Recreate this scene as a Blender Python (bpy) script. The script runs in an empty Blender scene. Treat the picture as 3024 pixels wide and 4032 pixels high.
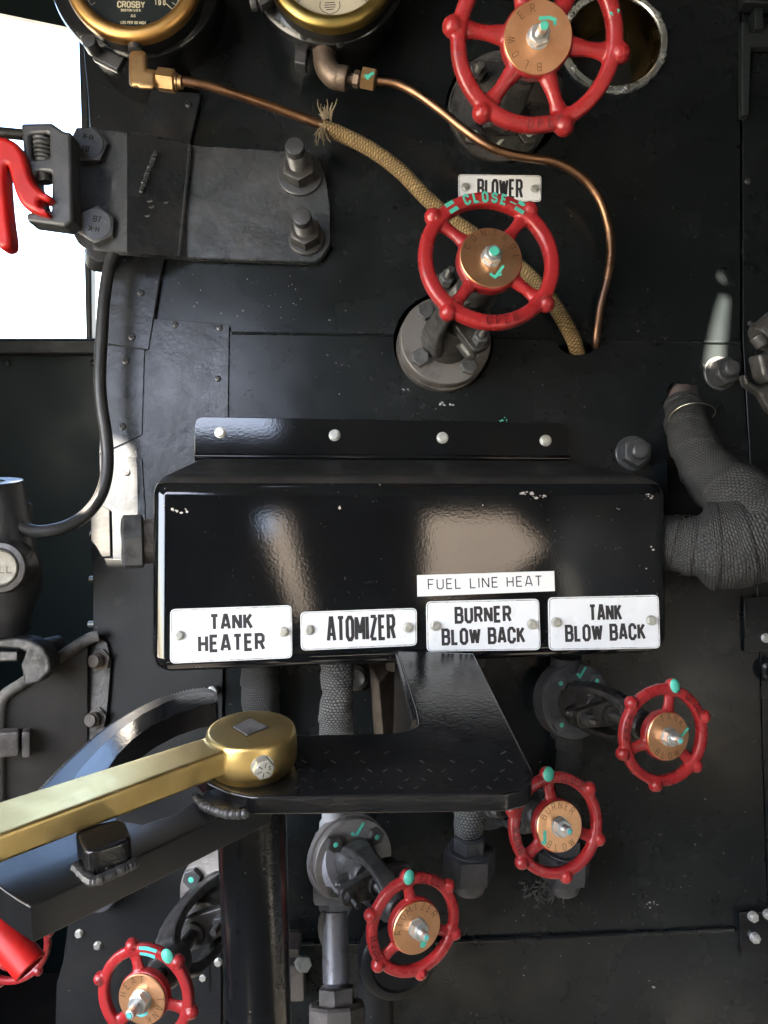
import bpy, bmesh, math, random
from mathutils import Vector, Matrix
random.seed(7)
SC = bpy.context.scene
COL = SC.collection
R = math.radians

# ------------------------------------------------------------------ camera
PITCH = R(10.0)
F = 3030.0                       # focal length in photo pixels (3024 x 4032)
CAM = Vector((0, 0, 1.5))
FWD = Vector((0, math.cos(PITCH), -math.sin(PITCH)))
UP = Vector((0, math.sin(PITCH), math.cos(PITCH)))
RT = Vector((1, 0, 0))
cam = bpy.data.cameras.new('camera')
cam.sensor_fit = 'VERTICAL'
cam.sensor_height = 36.0
cam.lens = 36.0 * F / 4032.0
cam.clip_start = 0.02
cam.clip_end = 500
camo = bpy.data.objects.new('camera', cam)
COL.objects.link(camo)
camo.location = CAM
camo.rotation_euler = (R(90) - PITCH, 0, 0)
SC.camera = camo

# ------------------------------------------------------------------ light
SUN_TO = Vector((-0.46, -0.50, 0.73)).normalized()      # towards the sun
w = bpy.data.worlds.new('World'); SC.world = w
w.use_nodes = True
nt = w.node_tree
bg = nt.nodes['Background']
sky = nt.nodes.new('ShaderNodeTexSky'); sky.sky_type = 'NISHITA'; sky.sun_disc = False
sky.sun_elevation = math.asin(SUN_TO.z)
sky.sun_rotation = math.atan2(SUN_TO.x, SUN_TO.y)
sky.dust_density = 2.0
tint = nt.nodes.new('ShaderNodeMix'); tint.data_type = 'RGBA'; tint.blend_type = 'MULTIPLY'
tint.inputs[0].default_value = 1.0; tint.inputs[7].default_value = (.96, .98, 1.0, 1)     # the camera's white balance
nt.links.new(sky.outputs[0], tint.inputs[6]); nt.links.new(tint.outputs[2], bg.inputs[0])
bg.inputs[1].default_value = 0.05
sun = bpy.data.lights.new('sun', 'SUN'); sun.energy = 5.0; sun.angle = R(0.5)
sun.color = (1.0, 0.88, 0.72)
suno = bpy.data.objects.new('sun', sun); COL.objects.link(suno)
suno.rotation_euler = (-SUN_TO).to_track_quat('-Z', 'Y').to_euler()
SC.view_settings.view_transform = 'Standard'
SC.view_settings.look = 'None'
SC.view_settings.gamma = 1.0
SC.view_settings.exposure = 5.15
SC.view_settings.use_curve_mapping = False
SC.cycles.max_bounces = 8
SC.cycles.diffuse_bounces = 4
SC.cycles.glossy_bounces = 4
SC.cycles.transmission_bounces = 4
SC.cycles.caustics_reflective = False
SC.cycles.caustics_refractive = False
SC.cycles.use_denoising = True
SC.cycles.sample_clamp_indirect = 6.0

# ------------------------------------------------------------------ measuring
def ray(px, py):
    return (RT * ((px - 1512) / F) + UP * ((2016 - py) / F) + FWD)

def at(px, py, d):
    """point at photo pixel and distance d along the view axis"""
    return CAM + ray(px, py) * d

class Plane:
    def __init__(s, p0, n, u=None):
        s.p0 = Vector(p0); s.n = Vector(n).normalized()
        u = Vector(u) if u is not None else Vector((1, 0, 0))
        s.u = (u - s.n * u.dot(s.n)).normalized()
        s.v = s.n.cross(s.u)
    def pt(s, px, py, off=0.0):
        r = ray(px, py)
        t = (s.p0 + s.n * off - CAM).dot(s.n) / r.dot(s.n)
        return CAM + r * t
    def mat(s, px, py, off=0.0, rot=0.0):
        return frame_uvn(s.pt(px, py, off), s.u, s.v, s.n) @ Matrix.Rotation(rot, 4, 'Z')
    def frame(s):
        return frame_uvn(s.p0, s.u, s.v, s.n)
    def loc(s, px, py, off=0.0):
        """2D coords in the plane frame of a pixel seen on the plane at off"""
        d = s.pt(px, py, off) - s.p0
        return (d.dot(s.u), d.dot(s.v))

def frame_uvn(p, u, v, n):
    m = Matrix.Identity(4)
    for i in range(3):
        m[i][0] = u[i]; m[i][1] = v[i]; m[i][2] = n[i]; m[i][3] = p[i]
    return m

def frame_z(p, z, up=None):
    z = Vector(z).normalized()
    up = Vector(up) if up is not None else UP
    x = up.cross(z)
    if x.length < 1e-4:
        x = RT.copy()
    x.normalize()
    return frame_uvn(Vector(p), x, z.cross(x), z)

LEAN = R(4.0)
SHEET = Plane(CAM + FWD * 1.0, UP * math.sin(LEAN) - FWD * math.cos(LEAN))
def horiz(h):
    return Plane(CAM - Vector((0, 0, h)), (0, 0, 1))

# ------------------------------------------------------------------ materials
MATS = {}
def mat(name, col, rough=0.5, metal=0.0, col2=None, ns=20.0, nlo=0.45, nhi=0.65, rvar=0.1, bump=0.0, bs=150.0,
        speck=0.0, speckcol=(0.2, 0.2, 0.19), ss=140.0, coat=0.0, spec=0.5, col3=None, ns3=60.0, lo3=.62, hi3=.7, scratch=0.0, bump2=0.0, bs2=8.0):
    m = bpy.data.materials.new(name); m.use_nodes = True
    t = m.node_tree; N = t.nodes; L = t.links
    b = N['Principled BSDF']
    tc = N.new('ShaderNodeTexCoord'); co = tc.outputs['Object']
    def noise(sc, det=5.0, rou=.6, vec=co):
        n = N.new('ShaderNodeTexNoise'); n.inputs['Scale'].default_value = sc
        n.inputs['Detail'].default_value = det; n.inputs['Roughness'].default_value = rou
        L.new(vec, n.inputs['Vector']); return n.outputs[0]
    def rng(src, a, bb, c=0.0, d=1.0):
        r = N.new('ShaderNodeMapRange'); r.inputs[1].default_value = a; r.inputs[2].default_value = bb
        r.inputs[3].default_value = c; r.inputs[4].default_value = d
        L.new(src, r.inputs[0]); return r.outputs[0]
    def mix(fac, a, bb):
        x = N.new('ShaderNodeMix'); x.data_type = 'RGBA'
        if isinstance(fac, float): x.inputs[0].default_value = fac
        else: L.new(fac, x.inputs[0])
        for i, v in ((6, a), (7, bb)):
            if isinstance(v, tuple): x.inputs[i].default_value = (*v, 1)
            else: L.new(v, x.inputs[i])
        return x.outputs[2]
    def mth(op, a, bb):
        x = N.new('ShaderNodeMath'); x.operation = op
        for i, v in ((0, a), (1, bb)):
            if isinstance(v, (int, float)): x.inputs[i].default_value = v
            else: L.new(v, x.inputs[i])
        return x.outputs[0]
    c = tuple(col)
    n1 = noise(ns)
    cur = c
    if col2 is not None:
        cur = mix(rng(n1, nlo, nhi), c, tuple(col2))
    if col3 is not None:
        cur = mix(rng(noise(ns3, 8.0, .7), lo3, hi3), cur, tuple(col3))
    spm = None
    if speck > 0:
        v = N.new('ShaderNodeTexVoronoi'); v.inputs['Scale'].default_value = ss
        L.new(co, v.inputs['Vector'])
        dist = v.outputs['Distance']
        sep = N.new('ShaderNodeSeparateColor'); L.new(v.outputs['Color'], sep.inputs[0])
        size = rng(sep.outputs[0], 1.0 - speck, 1.0, 0.0, .22)
        lt = mth('LESS_THAN', dist, size)
        dens = rng(noise(ns * .25, 3.0), .4, .62)
        spm = mth('MULTIPLY', lt, dens)
        cur = mix(spm, cur, tuple(speckcol))
    if isinstance(cur, tuple): b.inputs['Base Color'].default_value = (*cur, 1)
    else: L.new(cur, b.inputs['Base Color'])
    rr = rng(noise(ns * 1.7, 6.0), .3, .7, max(.02, rough - rvar), min(1, rough + rvar))
    L.new(rr, b.inputs['Roughness'])
    b.inputs['Metallic'].default_value = metal
    b.inputs['Specular IOR Level'].default_value = spec
    b.inputs['Coat Weight'].default_value = coat
    b.inputs['Coat Roughness'].default_value = 0.08
    h = None
    if bump > 0:
        h = mth('MULTIPLY', noise(bs, 3.0), bump)
    if bump2 > 0:
        h2 = mth('MULTIPLY', noise(bs2, 2.0, .4), bump2)
        h = h2 if h is None else mth('ADD', h, h2)
    if h is not None:
        bp = N.new('ShaderNodeBump'); bp.inputs['Strength'].default_value = 1.0
        bp.inputs['Distance'].default_value = 0.001
        L.new(h, bp.inputs['Height']); L.new(bp.outputs[0], b.inputs['Normal'])
        if coat > 0: L.new(bp.outputs[0], b.inputs['Coat Normal'])
    MATS[name] = m
    return m

def weave(name, c1, c2, fu, fv, depth, rough=.8, kind='weave', fuzz=0.3):
    """woven cloth on tube UVs (u around 0..1, v along in metres)"""
    m = bpy.data.materials.new(name); m.use_nodes = True
    t = m.node_tree; N = t.nodes; L = t.links
    b = N['Principled BSDF']
    uv = N.new('ShaderNodeUVMap')
    tc = N.new('ShaderNodeTexCoord')
    nn = N.new('ShaderNodeTexNoise'); nn.inputs['Scale'].default_value = 40; nn.inputs['Detail'].default_value = 4
    L.new(tc.outputs['Object'], nn.inputs['Vector'])
    sep = N.new('ShaderNodeSeparateXYZ'); L.new(uv.outputs[0], sep.inputs[0])
    def mth(op, a, bb=0.0):
        x = N.new('ShaderNodeMath'); x.operation = op
        for i, v in ((0, a), (1, bb)):
            if isinstance(v, (int, float)): x.inputs[i].default_value = v
            else: L.new(v, x.inputs[i])
        return x.outputs[0]
    wob = mth('MULTIPLY', mth('SUBTRACT', nn.outputs[0], .5), 2.6)
    u = mth('ADD', mth('MULTIPLY', sep.outputs[0], fu), wob); v = mth('ADD', mth('MULTIPLY', sep.outputs[1], fv), wob)
    if kind == 'braid':
        a = mth('ADD', u, v); bb = mth('SUBTRACT', u, v)
    else:
        row = mth('FLOOR', v)
        a = mth('ADD', u, mth('MULTIPLY', row, .5)); bb = v
    sa = mth('ABSOLUTE', mth('SINE', mth('MULTIPLY', a, math.pi)))
    sb = mth('ABSOLUTE', mth('SINE', mth('MULTIPLY', bb, math.pi)))
    h = mth('MULTIPLY', mth('POWER', sa, .6), mth('POWER', sb, .6))
    n2 = N.new('ShaderNodeTexNoise'); n2.inputs['Scale'].default_value = 900
    L.new(tc.outputs['Object'], n2.inputs['Vector'])
    h2 = mth('ADD', h, mth('MULTIPLY', n2.outputs[0], fuzz))
    mr = N.new('ShaderNodeMapRange'); mr.inputs[1].default_value = .15; mr.inputs[2].default_value = .95
    L.new(mth('MULTIPLY', h, mth('ADD', nn.outputs[0], .45)), mr.inputs[0])
    mx = N.new('ShaderNodeMix'); mx.data_type = 'RGBA'
    L.new(mr.outputs[0], mx.inputs[0]); mx.inputs[6].default_value = (*c1, 1); mx.inputs[7].default_value = (*c2, 1)
    L.new(mx.outputs[2], b.inputs['Base Color'])
    b.inputs['Roughness'].default_value = rough
    bp = N.new('ShaderNodeBump'); bp.inputs['Strength'].default_value = 1; bp.inputs['Distance'].default_value = depth
    L.new(h2, bp.inputs['Height']); L.new(bp.outputs[0], b.inputs['Normal'])
    MATS[name] = m
    return m

mat('black_sheet', (.0066, .0085, .0093), .25, col2=(.0112, .0136, .0145), ns=6, rvar=.08, bump=.05, bs=260, speck=.10, spec=.36, speckcol=(.11, .11, .105), bump2=1.2, bs2=7, col3=(.022, .023, .023), ns3=14, lo3=.66, hi3=.80)
mat('edge_plate', (.017, .019, .022), .28, col2=(.028, .030, .033), ns=12, rvar=.07, bump=.4, bs=90, speck=.08, speckcol=(.22, .22, .22), bump2=1.0, bs2=20, spec=.42)
mat('black_sheet_dull', (.011, .012, .013), .45, spec=.22, col2=(.020, .020, .020), ns=9, rvar=.08, bump=.25, bs=160, speck=.14, speckcol=(.11, .11, .10), col3=(.055, .05, .045), ns3=16, lo3=.64, hi3=.8)
mat('black_plate', (.034, .038, .043), .30, spec=.8, col2=(.058, .059, .062), ns=14, rvar=.1, bump=.6, bs=70, speck=.08, speckcol=(.25, .25, .25), bump2=1.0, bs2=30)
mat('black_gloss', (.0045, .005, .006), .05, col2=(.007, .008, .009), ns=10, rvar=.02, bump=.032, bs=330, speck=.16, speckcol=(.12, .12, .12), ss=260, coat=.4)
mat('black_enamel', (.007, .0075, .0085), .20, col2=(.012, .012, .013), ns=12, rvar=.06, bump=.25, bs=190, speck=.07, speckcol=(.10, .10, .10), ss=220)
mat('black_hole', (.003, .003, .003), .8)
mat('black_wall', (.010, .014, .015), .55, col2=(.014, .018, .019), ns=4, bump=.1)
mat('green_dark', (.004, .0105, .0105), .5, col2=(.006, .013, .013), ns=4, bump=.1, spec=.2)
mat('steel_dark', (.060, .058, .057), .42, .35, col2=(.075, .07, .066), ns=45, rvar=.15, bump=.5, bs=300, col3=(.02, .019, .018), ns3=40, lo3=.5, hi3=.62)
mat('steel_oily', (.034, .032, .031), .33, .3, col2=(.075, .070, .066), ns=35, rvar=.12, bump=.7, bs=220, col3=(.10, .085, .07), ns3=55, lo3=.64, hi3=.74)
mat('steel_grey', (.23, .215, .205), .45, .5, col2=(.11, .10, .095), ns=18, rvar=.12, bump=.25, bs=300, col3=(.05, .046, .042), ns3=25, lo3=.56, hi3=.68)
mat('steel_bolt', (.16, .165, .17), .38, .55, col2=(.09, .09, .09), ns=60, rvar=.1, bump=.25, bs=300)
mat('bolt_dark', (.065, .067, .072), .40, .4, col2=(.085, .085, .088), ns=50, rvar=.12, bump=.3, bs=300)
mat('primer_grey', (.28, .28, .30), .6, col2=(.15, .15, .16), ns=20, bump=.4, bs=180, col3=(.06, .055, .05), ns3=22, lo3=.6, hi3=.7)
mat('pipe_weathered', (.16, .155, .165), .45, .5, col2=(.17, .165, .175), ns=22, rvar=.12, bump=.4, bs=200, col3=(.07, .05, .038), ns3=30, lo3=.56, hi3=.66)
mat('rusty_steel', (.12, .105, .092), .62, .25, col2=(.045, .04, .037), ns=26, bump=.8, bs=200, col3=(.13, .105, .085), ns3=60, lo3=.56, hi3=.68)
mat('union_black', (.058, .059, .064), .48, .2, col2=(.09, .09, .096), ns=40, bump=.6, bs=180, col3=(.10, .09, .08), ns3=60, lo3=.64, hi3=.75)
mat('red_paint', (.34, .021, .023), .30, col2=(.25, .015, .017), ns=22, rvar=.10, bump=.4, bs=240, coat=.12, col3=(.13, .03, .028), ns3=46, lo3=.60, hi3=.70)
mat('red_worn', (.36, .016, .018), .30, col2=(.26, .012, .014), ns=20, rvar=.08, bump=.45, bs=260, coat=.1, col3=(.40, .12, .11), ns3=60, lo3=.66, hi3=.78)
mat('red_bright', (.40, .012, .011), .4, col2=(.62, .014, .010), ns=9, bump=.06, bs=120)
mat('bronze_disc', (.85, .46, .25), .38, 1.0, col2=(.72, .36, .18), ns=30, rvar=.06, bump=.04, bs=500)
mat('brass', (.88, .66, .29), .38, 1.0, col2=(.76, .54, .20), ns=12, rvar=.10, bump=.12, bs=160, col3=(.14, .09, .03), ns3=70, lo3=.70, hi3=.74)
mat('brass_bezel', (.58, .33, .11), .40, 1.0, col2=(.48, .25, .08), ns=20, rvar=.06, bump=.05)
mat('brass_bezel_old', (.40, .29, .09), .35, 1.0, col2=(.26, .18, .06), ns=14, rvar=.08, bump=.08)
mat('brass_fitting', (.45, .28, .13), .45, .85, col2=(.33, .20, .10), ns=40, rvar=.1, bump=.3, bs=300)
mat('bronze_elbow', (.20, .15, .115), .48, .6, col2=(.14, .105, .08), ns=40, rvar=.1, bump=.7, bs=220)
mat('copper', (.34, .185, .105), .38, 1.0, col2=(.20, .11, .065), ns=26, nlo=.4, nhi=.62, rvar=.1, bump=.1, col3=(.10, .05, .03), ns3=36, lo3=.57, hi3=.68)
mat('copper_dull', (.22, .13, .085), .36, 1.0, col2=(.16, .10, .075), ns=30, rvar=.08)
mat('zinc', (.62, .63, .62), .36, .8, col2=(.5, .51, .50), ns=60, rvar=.08)
mat('zinc_pale', (.60, .61, .56), .38, .7, col2=(.42, .43, .40), ns=80, rvar=.1)
mat('nickel_ring', (.78, .78, .73), .27, .8, col2=(.6, .6, .56), ns=20, rvar=.08)
mat('brass_cone', (.38, .29, .14), .22, 1.0, col2=(.30, .22, .10), ns=16, rvar=.08)
mat('white_enamel', (.80, .81, .82), .28, col2=(.76, .77, .78), ns=12, rvar=.06, coat=.15, col3=(.30, .29, .27), ns3=34, lo3=.72, hi3=.735)
mat('enamel_edge', (.42, .42, .41), .4, col2=(.12, .11, .10), ns=90, nlo=.5, nhi=.56)
mat('white_label', (.82, .82, .81), .45)
mat('red_letter', (.15, .010, .012), .35, col2=(.20, .02, .02), ns=200)
mat('black_gloss_dusty', (.022, .021, .020), .42, col2=(.034, .032, .030), ns=14, rvar=.08, bump=.3, bs=300, speck=.22, speckcol=(.22, .21, .20), ss=240)
mat('ink_black', (.020, .020, .022), .4, col2=(.05, .05, .05), ns=160, nlo=.55, nhi=.75)
mat('ink_engraved', (.20, .085, .03), .5, .6)
mat('ink_dark_engraved', (.07, .05, .03), .5, .4)
mat('teal_paint', (.085, .50, .38), .42, col2=(.07, .44, .33), ns=60, bump=.2)
mat('cyan_paint', (.09, .50, .50), .42, bump=.2)
mat('pale_paint', (.48, .50, .45), .5)
mat('grey_paint', (.36, .37, .38), .5)
mat('rubber', (.030, .030, .031), .40, col2=(.045, .045, .046), ns=30, rvar=.06, bump=.15, bs=300)
mat('dial_black', (.010, .014, .015), .35)
mat('dial_cream', (.52, .47, .36), .45, col2=(.44, .39, .29), ns=20)
mat('dial_mark', (.55, .50, .34), .5)
mat('primer_chip', (.50, .44, .40), .7, col2=(.38, .33, .30), ns=300)
mat('wood_tan', (.16, .125, .09), .7, col2=(.10, .078, .055), ns=40, bump=.8, bs=120)
mat('dusty_steel', (.17, .16, .145), .7, .1, col2=(.06, .056, .05), ns=30, bump=.6, bs=160)
mat('tray_panel', (.026, .024, .021), .6, col2=(.042, .038, .033), ns=8, bump=.4, bs=120, speck=.12, speckcol=(.12, .11, .10), col3=(.07, .062, .052), ns3=12, lo3=.62, hi3=.8)
mat('bare_pipe', (.22, .165, .15), .5, .4, col2=(.15, .12, .11), ns=40, rvar=.1)
mat('wire', (.45, .40, .28), .35, 1.0)
mat('cloth_fray', (.26, .21, .14), .9, col2=(.16, .125, .075), ns=200)
mat('dull_cap', (.17, .16, .13), .5, .3, col2=(.11, .10, .085), ns=60)
mat('cloth_fray_dark', (.05, .05, .045), .9, col2=(.12, .12, .11), ns=200)
mat('ground_pale', (.34, .33, .30), .9, col2=(.26, .26, .23), ns=.6, bump=.3, bs=8)
mat('cab_lining', (.030, .034, .034), .6, col2=(.024, .027, .027), ns=3, bump=.2)
mat('cab_floor', (.008, .007, .006), .85, col2=(.005, .005, .0045), ns=5)
mat('reflection_slope', (.34, .27, .20), .8, col2=(.27, .21, .155), ns=1.2)
mat('band_black', (.006, .0065, .008), .12, col2=(.009, .010, .011), ns=12, rvar=.03, bump=.10, bs=190, speck=.05, speckcol=(.12, .12, .12), ss=220)
mat('rack_black', (.008, .0085, .010), .30, col2=(.013, .014, .016), ns=12, rvar=.04, bump=.10, bs=190, spec=.65, speck=.05, speckcol=(.12, .12, .12), ss=220)
mat('tender_tan', (.026, .022, .018), .7, col2=(.02, .017, .014), ns=2)
def edge_wear(name, wear, lo, hi):
    t = MATS[name].node_tree; b = t.nodes['Principled BSDF']; L = t.links
    src = b.inputs['Base Color'].links[0].from_socket
    geo = t.nodes.new('ShaderNodeNewGeometry'); r = t.nodes.new('ShaderNodeMapRange')
    r.inputs[1].default_value = lo; r.inputs[2].default_value = hi
    L.new(geo.outputs['Pointiness'], r.inputs[0])
    tc = t.nodes.new('ShaderNodeTexCoord'); n = t.nodes.new('ShaderNodeTexNoise'); n.inputs['Scale'].default_value = 90; n.inputs['Detail'].default_value = 6
    L.new(tc.outputs['Object'], n.inputs['Vector'])
    r2 = t.nodes.new('ShaderNodeMapRange'); r2.inputs[1].default_value = .45; r2.inputs[2].default_value = .62; L.new(n.outputs[0], r2.inputs[0])
    m = t.nodes.new('ShaderNodeMath'); m.operation = 'MULTIPLY'; L.new(r.outputs[0], m.inputs[0]); L.new(r2.outputs[0], m.inputs[1])
    x = t.nodes.new('ShaderNodeMix'); x.data_type = 'RGBA'
    L.new(m.outputs[0], x.inputs[0]); L.new(src, x.inputs[6]); x.inputs[7].default_value = (*wear, 1)
    L.new(x.outputs[2], b.inputs['Base Color'])
edge_wear('red_paint', (.42, .16, .14), .53, .60)
edge_wear('brass', (.90, .76, .45), .53, .62)
weave('jute_braid', (.09, .056, .022), (.40, .275, .125), 7, 250, .0009, .9, 'braid', .5)
weave('glass_cloth', (.010, .010, .010), (.050, .050, .049), 56, 400, .0010, .62, 'weave', .35)
weave('glass_cloth_pale', (.012, .012, .012), (.19, .19, .185), 26, 330, .0012, .62, 'weave', .4)

# ------------------------------------------------------------------ meshes
WL = {}       # world origin of each object's local frame
def shade(me, ang):
    if ang is None: return
    for p in me.polygons: p.use_smooth = True
    try: me.set_sharp_from_angle(angle=R(ang))
    except Exception: pass

def catmull(pts, n=8):
    P = [Vector(p) for p in pts]
    if len(P) < 3: return P
    out = []
    for i in range(len(P) - 1):
        p0 = P[i - 1] if i > 0 else P[0] * 2 - P[1]
        p1, p2 = P[i], P[i + 1]
        p3 = P[i + 2] if i + 2 < len(P) else P[-1] * 2 - P[-2]
        for k in range(n):
            t = k / n
            out.append(.5 * ((2 * p1) + (p2 - p0) * t + (2 * p0 - 5 * p1 + 4 * p2 - p3) * t * t + (3 * p1 - p0 - 3 * p2 + p3) * t ** 3))
    out.append(P[-1])
    return out

def round_poly(pts, rad, n=5):
    """2D polygon with filleted corners; rad a number or one per corner"""
    out = []; k = len(pts)
    for i in range(k):
        r = rad[i] if isinstance(rad, (list, tuple)) else rad
        p = Vector(pts[i]).to_2d(); a = Vector(pts[i - 1]).to_2d(); b = Vector(pts[(i + 1) % k]).to_2d()
        da, db = (a - p), (b - p)
        if r <= 0 or da.length < 1e-6 or db.length < 1e-6:
            out.append(p); continue
        la, lb = da.length, db.length
        da.normalize(); db.normalize()
        ang = max(.05, da.angle(db, math.pi))
        t = min(r / math.tan(ang / 2), la * .48, lb * .48)
        p1, p2 = p + da * t, p + db * t
        if ang > R(172):
            out.append(p); continue
        for j in range(n + 1):
            s = j / n
            out.append(p1 * (1 - s) ** 2 + p * 2 * s * (1 - s) + p2 * s * s)
    return out

def circle2(c, r, n=40, ry=None, a0=0, a1=2 * math.pi):
    ry = r if ry is None else ry
    return [Vector((c[0] + r * math.cos(a0 + (a1 - a0) * i / n), c[1] + ry * math.sin(a0 + (a1 - a0) * i / n))) for i in range(n)]

class MB:
    def __init__(s, T=None):
        s.bm = bmesh.new(); s.uv = s.bm.loops.layers.uv.new('UVMap')
        s.T = T if T is not None else Matrix.Identity(4)
        s.mi = 0
    def _v(s, p, T=None):
        T = s.T if T is None else s.T @ T
        return s.bm.verts.new(T @ Vector(p))
    def _f(s, vs):
        try:
            f = s.bm.faces.new(vs); f.material_index = s.mi; return f
        except ValueError:
            return None
    def rings(s, rings, T=None, close=True, cap0=True, cap1=True, uvs=None):
        """rings: list of lists of 3D points, quads between"""
        VR = [[s._v(p, T) for p in r] for r in rings]
        n = len(VR[0])
        m = n if close else n - 1
        for i in range(len(VR) - 1):
            for j in range(m):
                a, b = VR[i], VR[i + 1]; k = (j + 1) % n
                f = s._f([a[j], a[k], b[k], b[j]])
                if f and uvs is not None:
                    lp = f.loops
                    u0, u1 = j / m, (j + 1) / m
                    for q, (uu, vv) in enumerate(((u0, uvs[i]), (u1, uvs[i]), (u1, uvs[i + 1]), (u0, uvs[i + 1]))):
                        lp[q][s.uv].uv = (uu, vv)
        if cap0: s._f(VR[0][::-1])
        if cap1: s._f(VR[-1])
        return VR
    def lathe(s, prof, T=None, seg=32, rot=0.0):
        """profile [(r,z)], r=0 ends are closed"""
        VR = []
        for r, z in prof:
            if r < 1e-7: VR.append([s._v((0, 0, z), T)])
            else: VR.append([s._v((r * math.cos(rot + 2 * math.pi * i / seg), r * math.sin(rot + 2 * math.pi * i / seg), z), T) for i in range(seg)])
        for a, b in zip(VR, VR[1:]):
            for j in range(seg):
                k = (j + 1) % seg
                if len(a) == 1 and len(b) == 1: continue
                if len(a) == 1: s._f([a[0], b[k], b[j]])
                elif len(b) == 1: s._f([a[j], a[k], b[0]])
                else: s._f([a[j], a[k], b[k], b[j]])
        return s
    def cyl(s, r, z0, z1, T=None, seg=32, b=0.0, rot=0.0, r1=None):
        r1 = r if r1 is None else r1
        if b > 0:
            return s.lathe([(0, z0), (r - b, z0), (r - b * .3, z0 + b * .3), (r, z0 + b), (r1, z1 - b), (r1 - b * .3, z1 - b * .3), (r1 - b, z1), (0, z1)], T, seg, rot)
        return s.lathe([(0, z0), (r, z0), (r1, z1), (0, z1)], T, seg, rot)
    def rod(s, p0, p1, r, seg=16, b=0.0, r1=None):
        p0, p1 = Vector(p0), Vector(p1)
        T = frame_z(p0, p1 - p0, up=Vector((.3, .2, 1)))
        return s.cyl(r, 0, (p1 - p0).length, T, seg, b, 0, r1)
    def hexa(s, r, z0, z1, T=None, rot=0.0, cham=.14, both=False):
        """hex nut: r = corner radius"""
        c = r * cham
        pr = [(0, z0)]
        if both: pr += [(r - c, z0), (r, z0 + c * .6)]
        else: pr += [(r, z0)]
        pr += [(r, z1 - c * .6), (r - c, z1), (0, z1)]
        s.lathe(pr, T, 6, rot)
        s.lathe([(0, z1 - .00002), (r * .80, z1 - .00002), (r * .78, z1 + r * .03), (0, z1 + r * .03)], T, 24)
        return s
    def thread(s, r, z0, z1, T=None, pitch=.0016, seg=16):
        n = max(2, int((z1 - z0) / pitch)); pr = [(0, z0)]
        for i in range(n):
            z = z0 + (z1 - z0) * i / n; p = (z1 - z0) / n
            pr += [(r * .86, z), (r, z + p * .5)]
        pr += [(r * .8, z1), (0, z1)]
        return s.lathe(pr, T, seg)
    def box(s, c, size, T=None, b=0.0, seg=2, rot=None):
        n0 = set(s.bm.verts)
        hx, hy, hz = [x / 2 for x in size]
        vs = []
        Tl = Matrix.Translation(Vector(c)) @ (rot.to_4x4() if rot is not None else Matrix.Identity(4))
        if T is not None: Tl = T @ Tl
        for x in (-hx, hx):
            for y in (-hy, hy):
                for z in (-hz, hz):
                    vs.append(s._v((x, y, z), Tl))
        s._hexfaces(vs, b, seg)
        return s
    def _hexfaces(s, v, b, seg):
        fs = [s._f([v[i] for i in q]) for q in ((0, 1, 3, 2), (4, 6, 7, 5), (0, 4, 5, 1), (2, 3, 7, 6), (0, 2, 6, 4), (1, 5, 7, 3))]
        if b > 0:
            es = list({e for f in fs for e in f.edges})
            r = bmesh.ops.bevel(s.bm, geom=es, offset=b, segments=seg, profile=.5, affect='EDGES', clamp_overlap=True)
            for f in r['faces']: f.material_index = s.mi
    def prism8(s, pts, b=0.0, seg=3):
        """box from 8 world points, order x,y,z bits (0/1 lowest z)"""
        s._hexfaces([s._v(p) for p in pts], b, seg)
        return s
    def tube(s, pts, r, seg=14, n=8, smooth=True, T=None, cap=True, v0=0.0):
        P = catmull(pts, n) if smooth else [Vector(p) for p in pts]
        m = len(P)
        if isinstance(r, (list, tuple)):
            k = len(r); rr = []
            for i in range(m):
                t = i / (m - 1) * (k - 1); a = min(int(t), k - 2); fr = t - a
                fr = fr * fr * (3 - 2 * fr)
                rr.append(r[a] * (1 - fr) + r[a + 1] * fr)
        else: rr = [r] * m
        tan = [(P[min(i + 1, m - 1)] - P[max(i - 1, 0)]).normalized() for i in range(m)]
        x = tan[0].orthogonal().normalized()
        rings = []; uvs = []; L = v0
        for i in range(m):
            if i:
                L += (P[i] - P[i - 1]).length
                x = (x - tan[i] * x.dot(tan[i])).normalized()
            y = tan[i].cross(x)
            rings.append([P[i] + (x * math.cos(2 * math.pi * j / seg) + y * math.sin(2 * math.pi * j / seg)) * rr[i] for j in range(seg)])
            uvs.append(L)
        s.rings(rings, T, True, cap, cap, uvs)
        return s
    def sph(s, c, r, T=None, seg=20, sc=(1, 1, 1)):
        n = seg // 2
        Tl = Matrix.Translation(Vector(c)) @ Matrix.Diagonal((*sc, 1))
        if T is not None: Tl = T @ Tl
        s.lathe([(r * math.sin(math.pi * i / n) if 0 < i < n else 0, -r * math.cos(math.pi * i / n)) for i in range(n + 1)], Tl, seg)
        return s
    def plate(s, outer, holes=(), th=.002, b=0.0, T=None, bres=2):
        """2D outline with holes, z from 0 to th, filleted edges"""
        cu = bpy.data.curves.new('t', 'CURVE'); cu.dimensions = '2D'; cu.fill_mode = 'BOTH'
        b = min(b, th * .49)
        cu.extrude = max(1e-6, th / 2 - b); cu.bevel_depth = b; cu.offset = -b if b else 0; cu.bevel_resolution = bres
        for ring in [outer] + list(holes):
            sp = cu.splines.new('POLY'); sp.points.add(len(ring) - 1); sp.use_cyclic_u = True
            for i, p in enumerate(ring): sp.points[i].co = (p[0], p[1], 0, 1)
        ob = bpy.data.objects.new('t', cu)
        me = bpy.data.meshes.new_from_object(ob)
        me.transform(Matrix.Translation((0, 0, th / 2)))
        s.mesh(me, T)
        bpy.data.objects.remove(ob); bpy.data.curves.remove(cu); bpy.data.meshes.remove(me)
        return s
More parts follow.
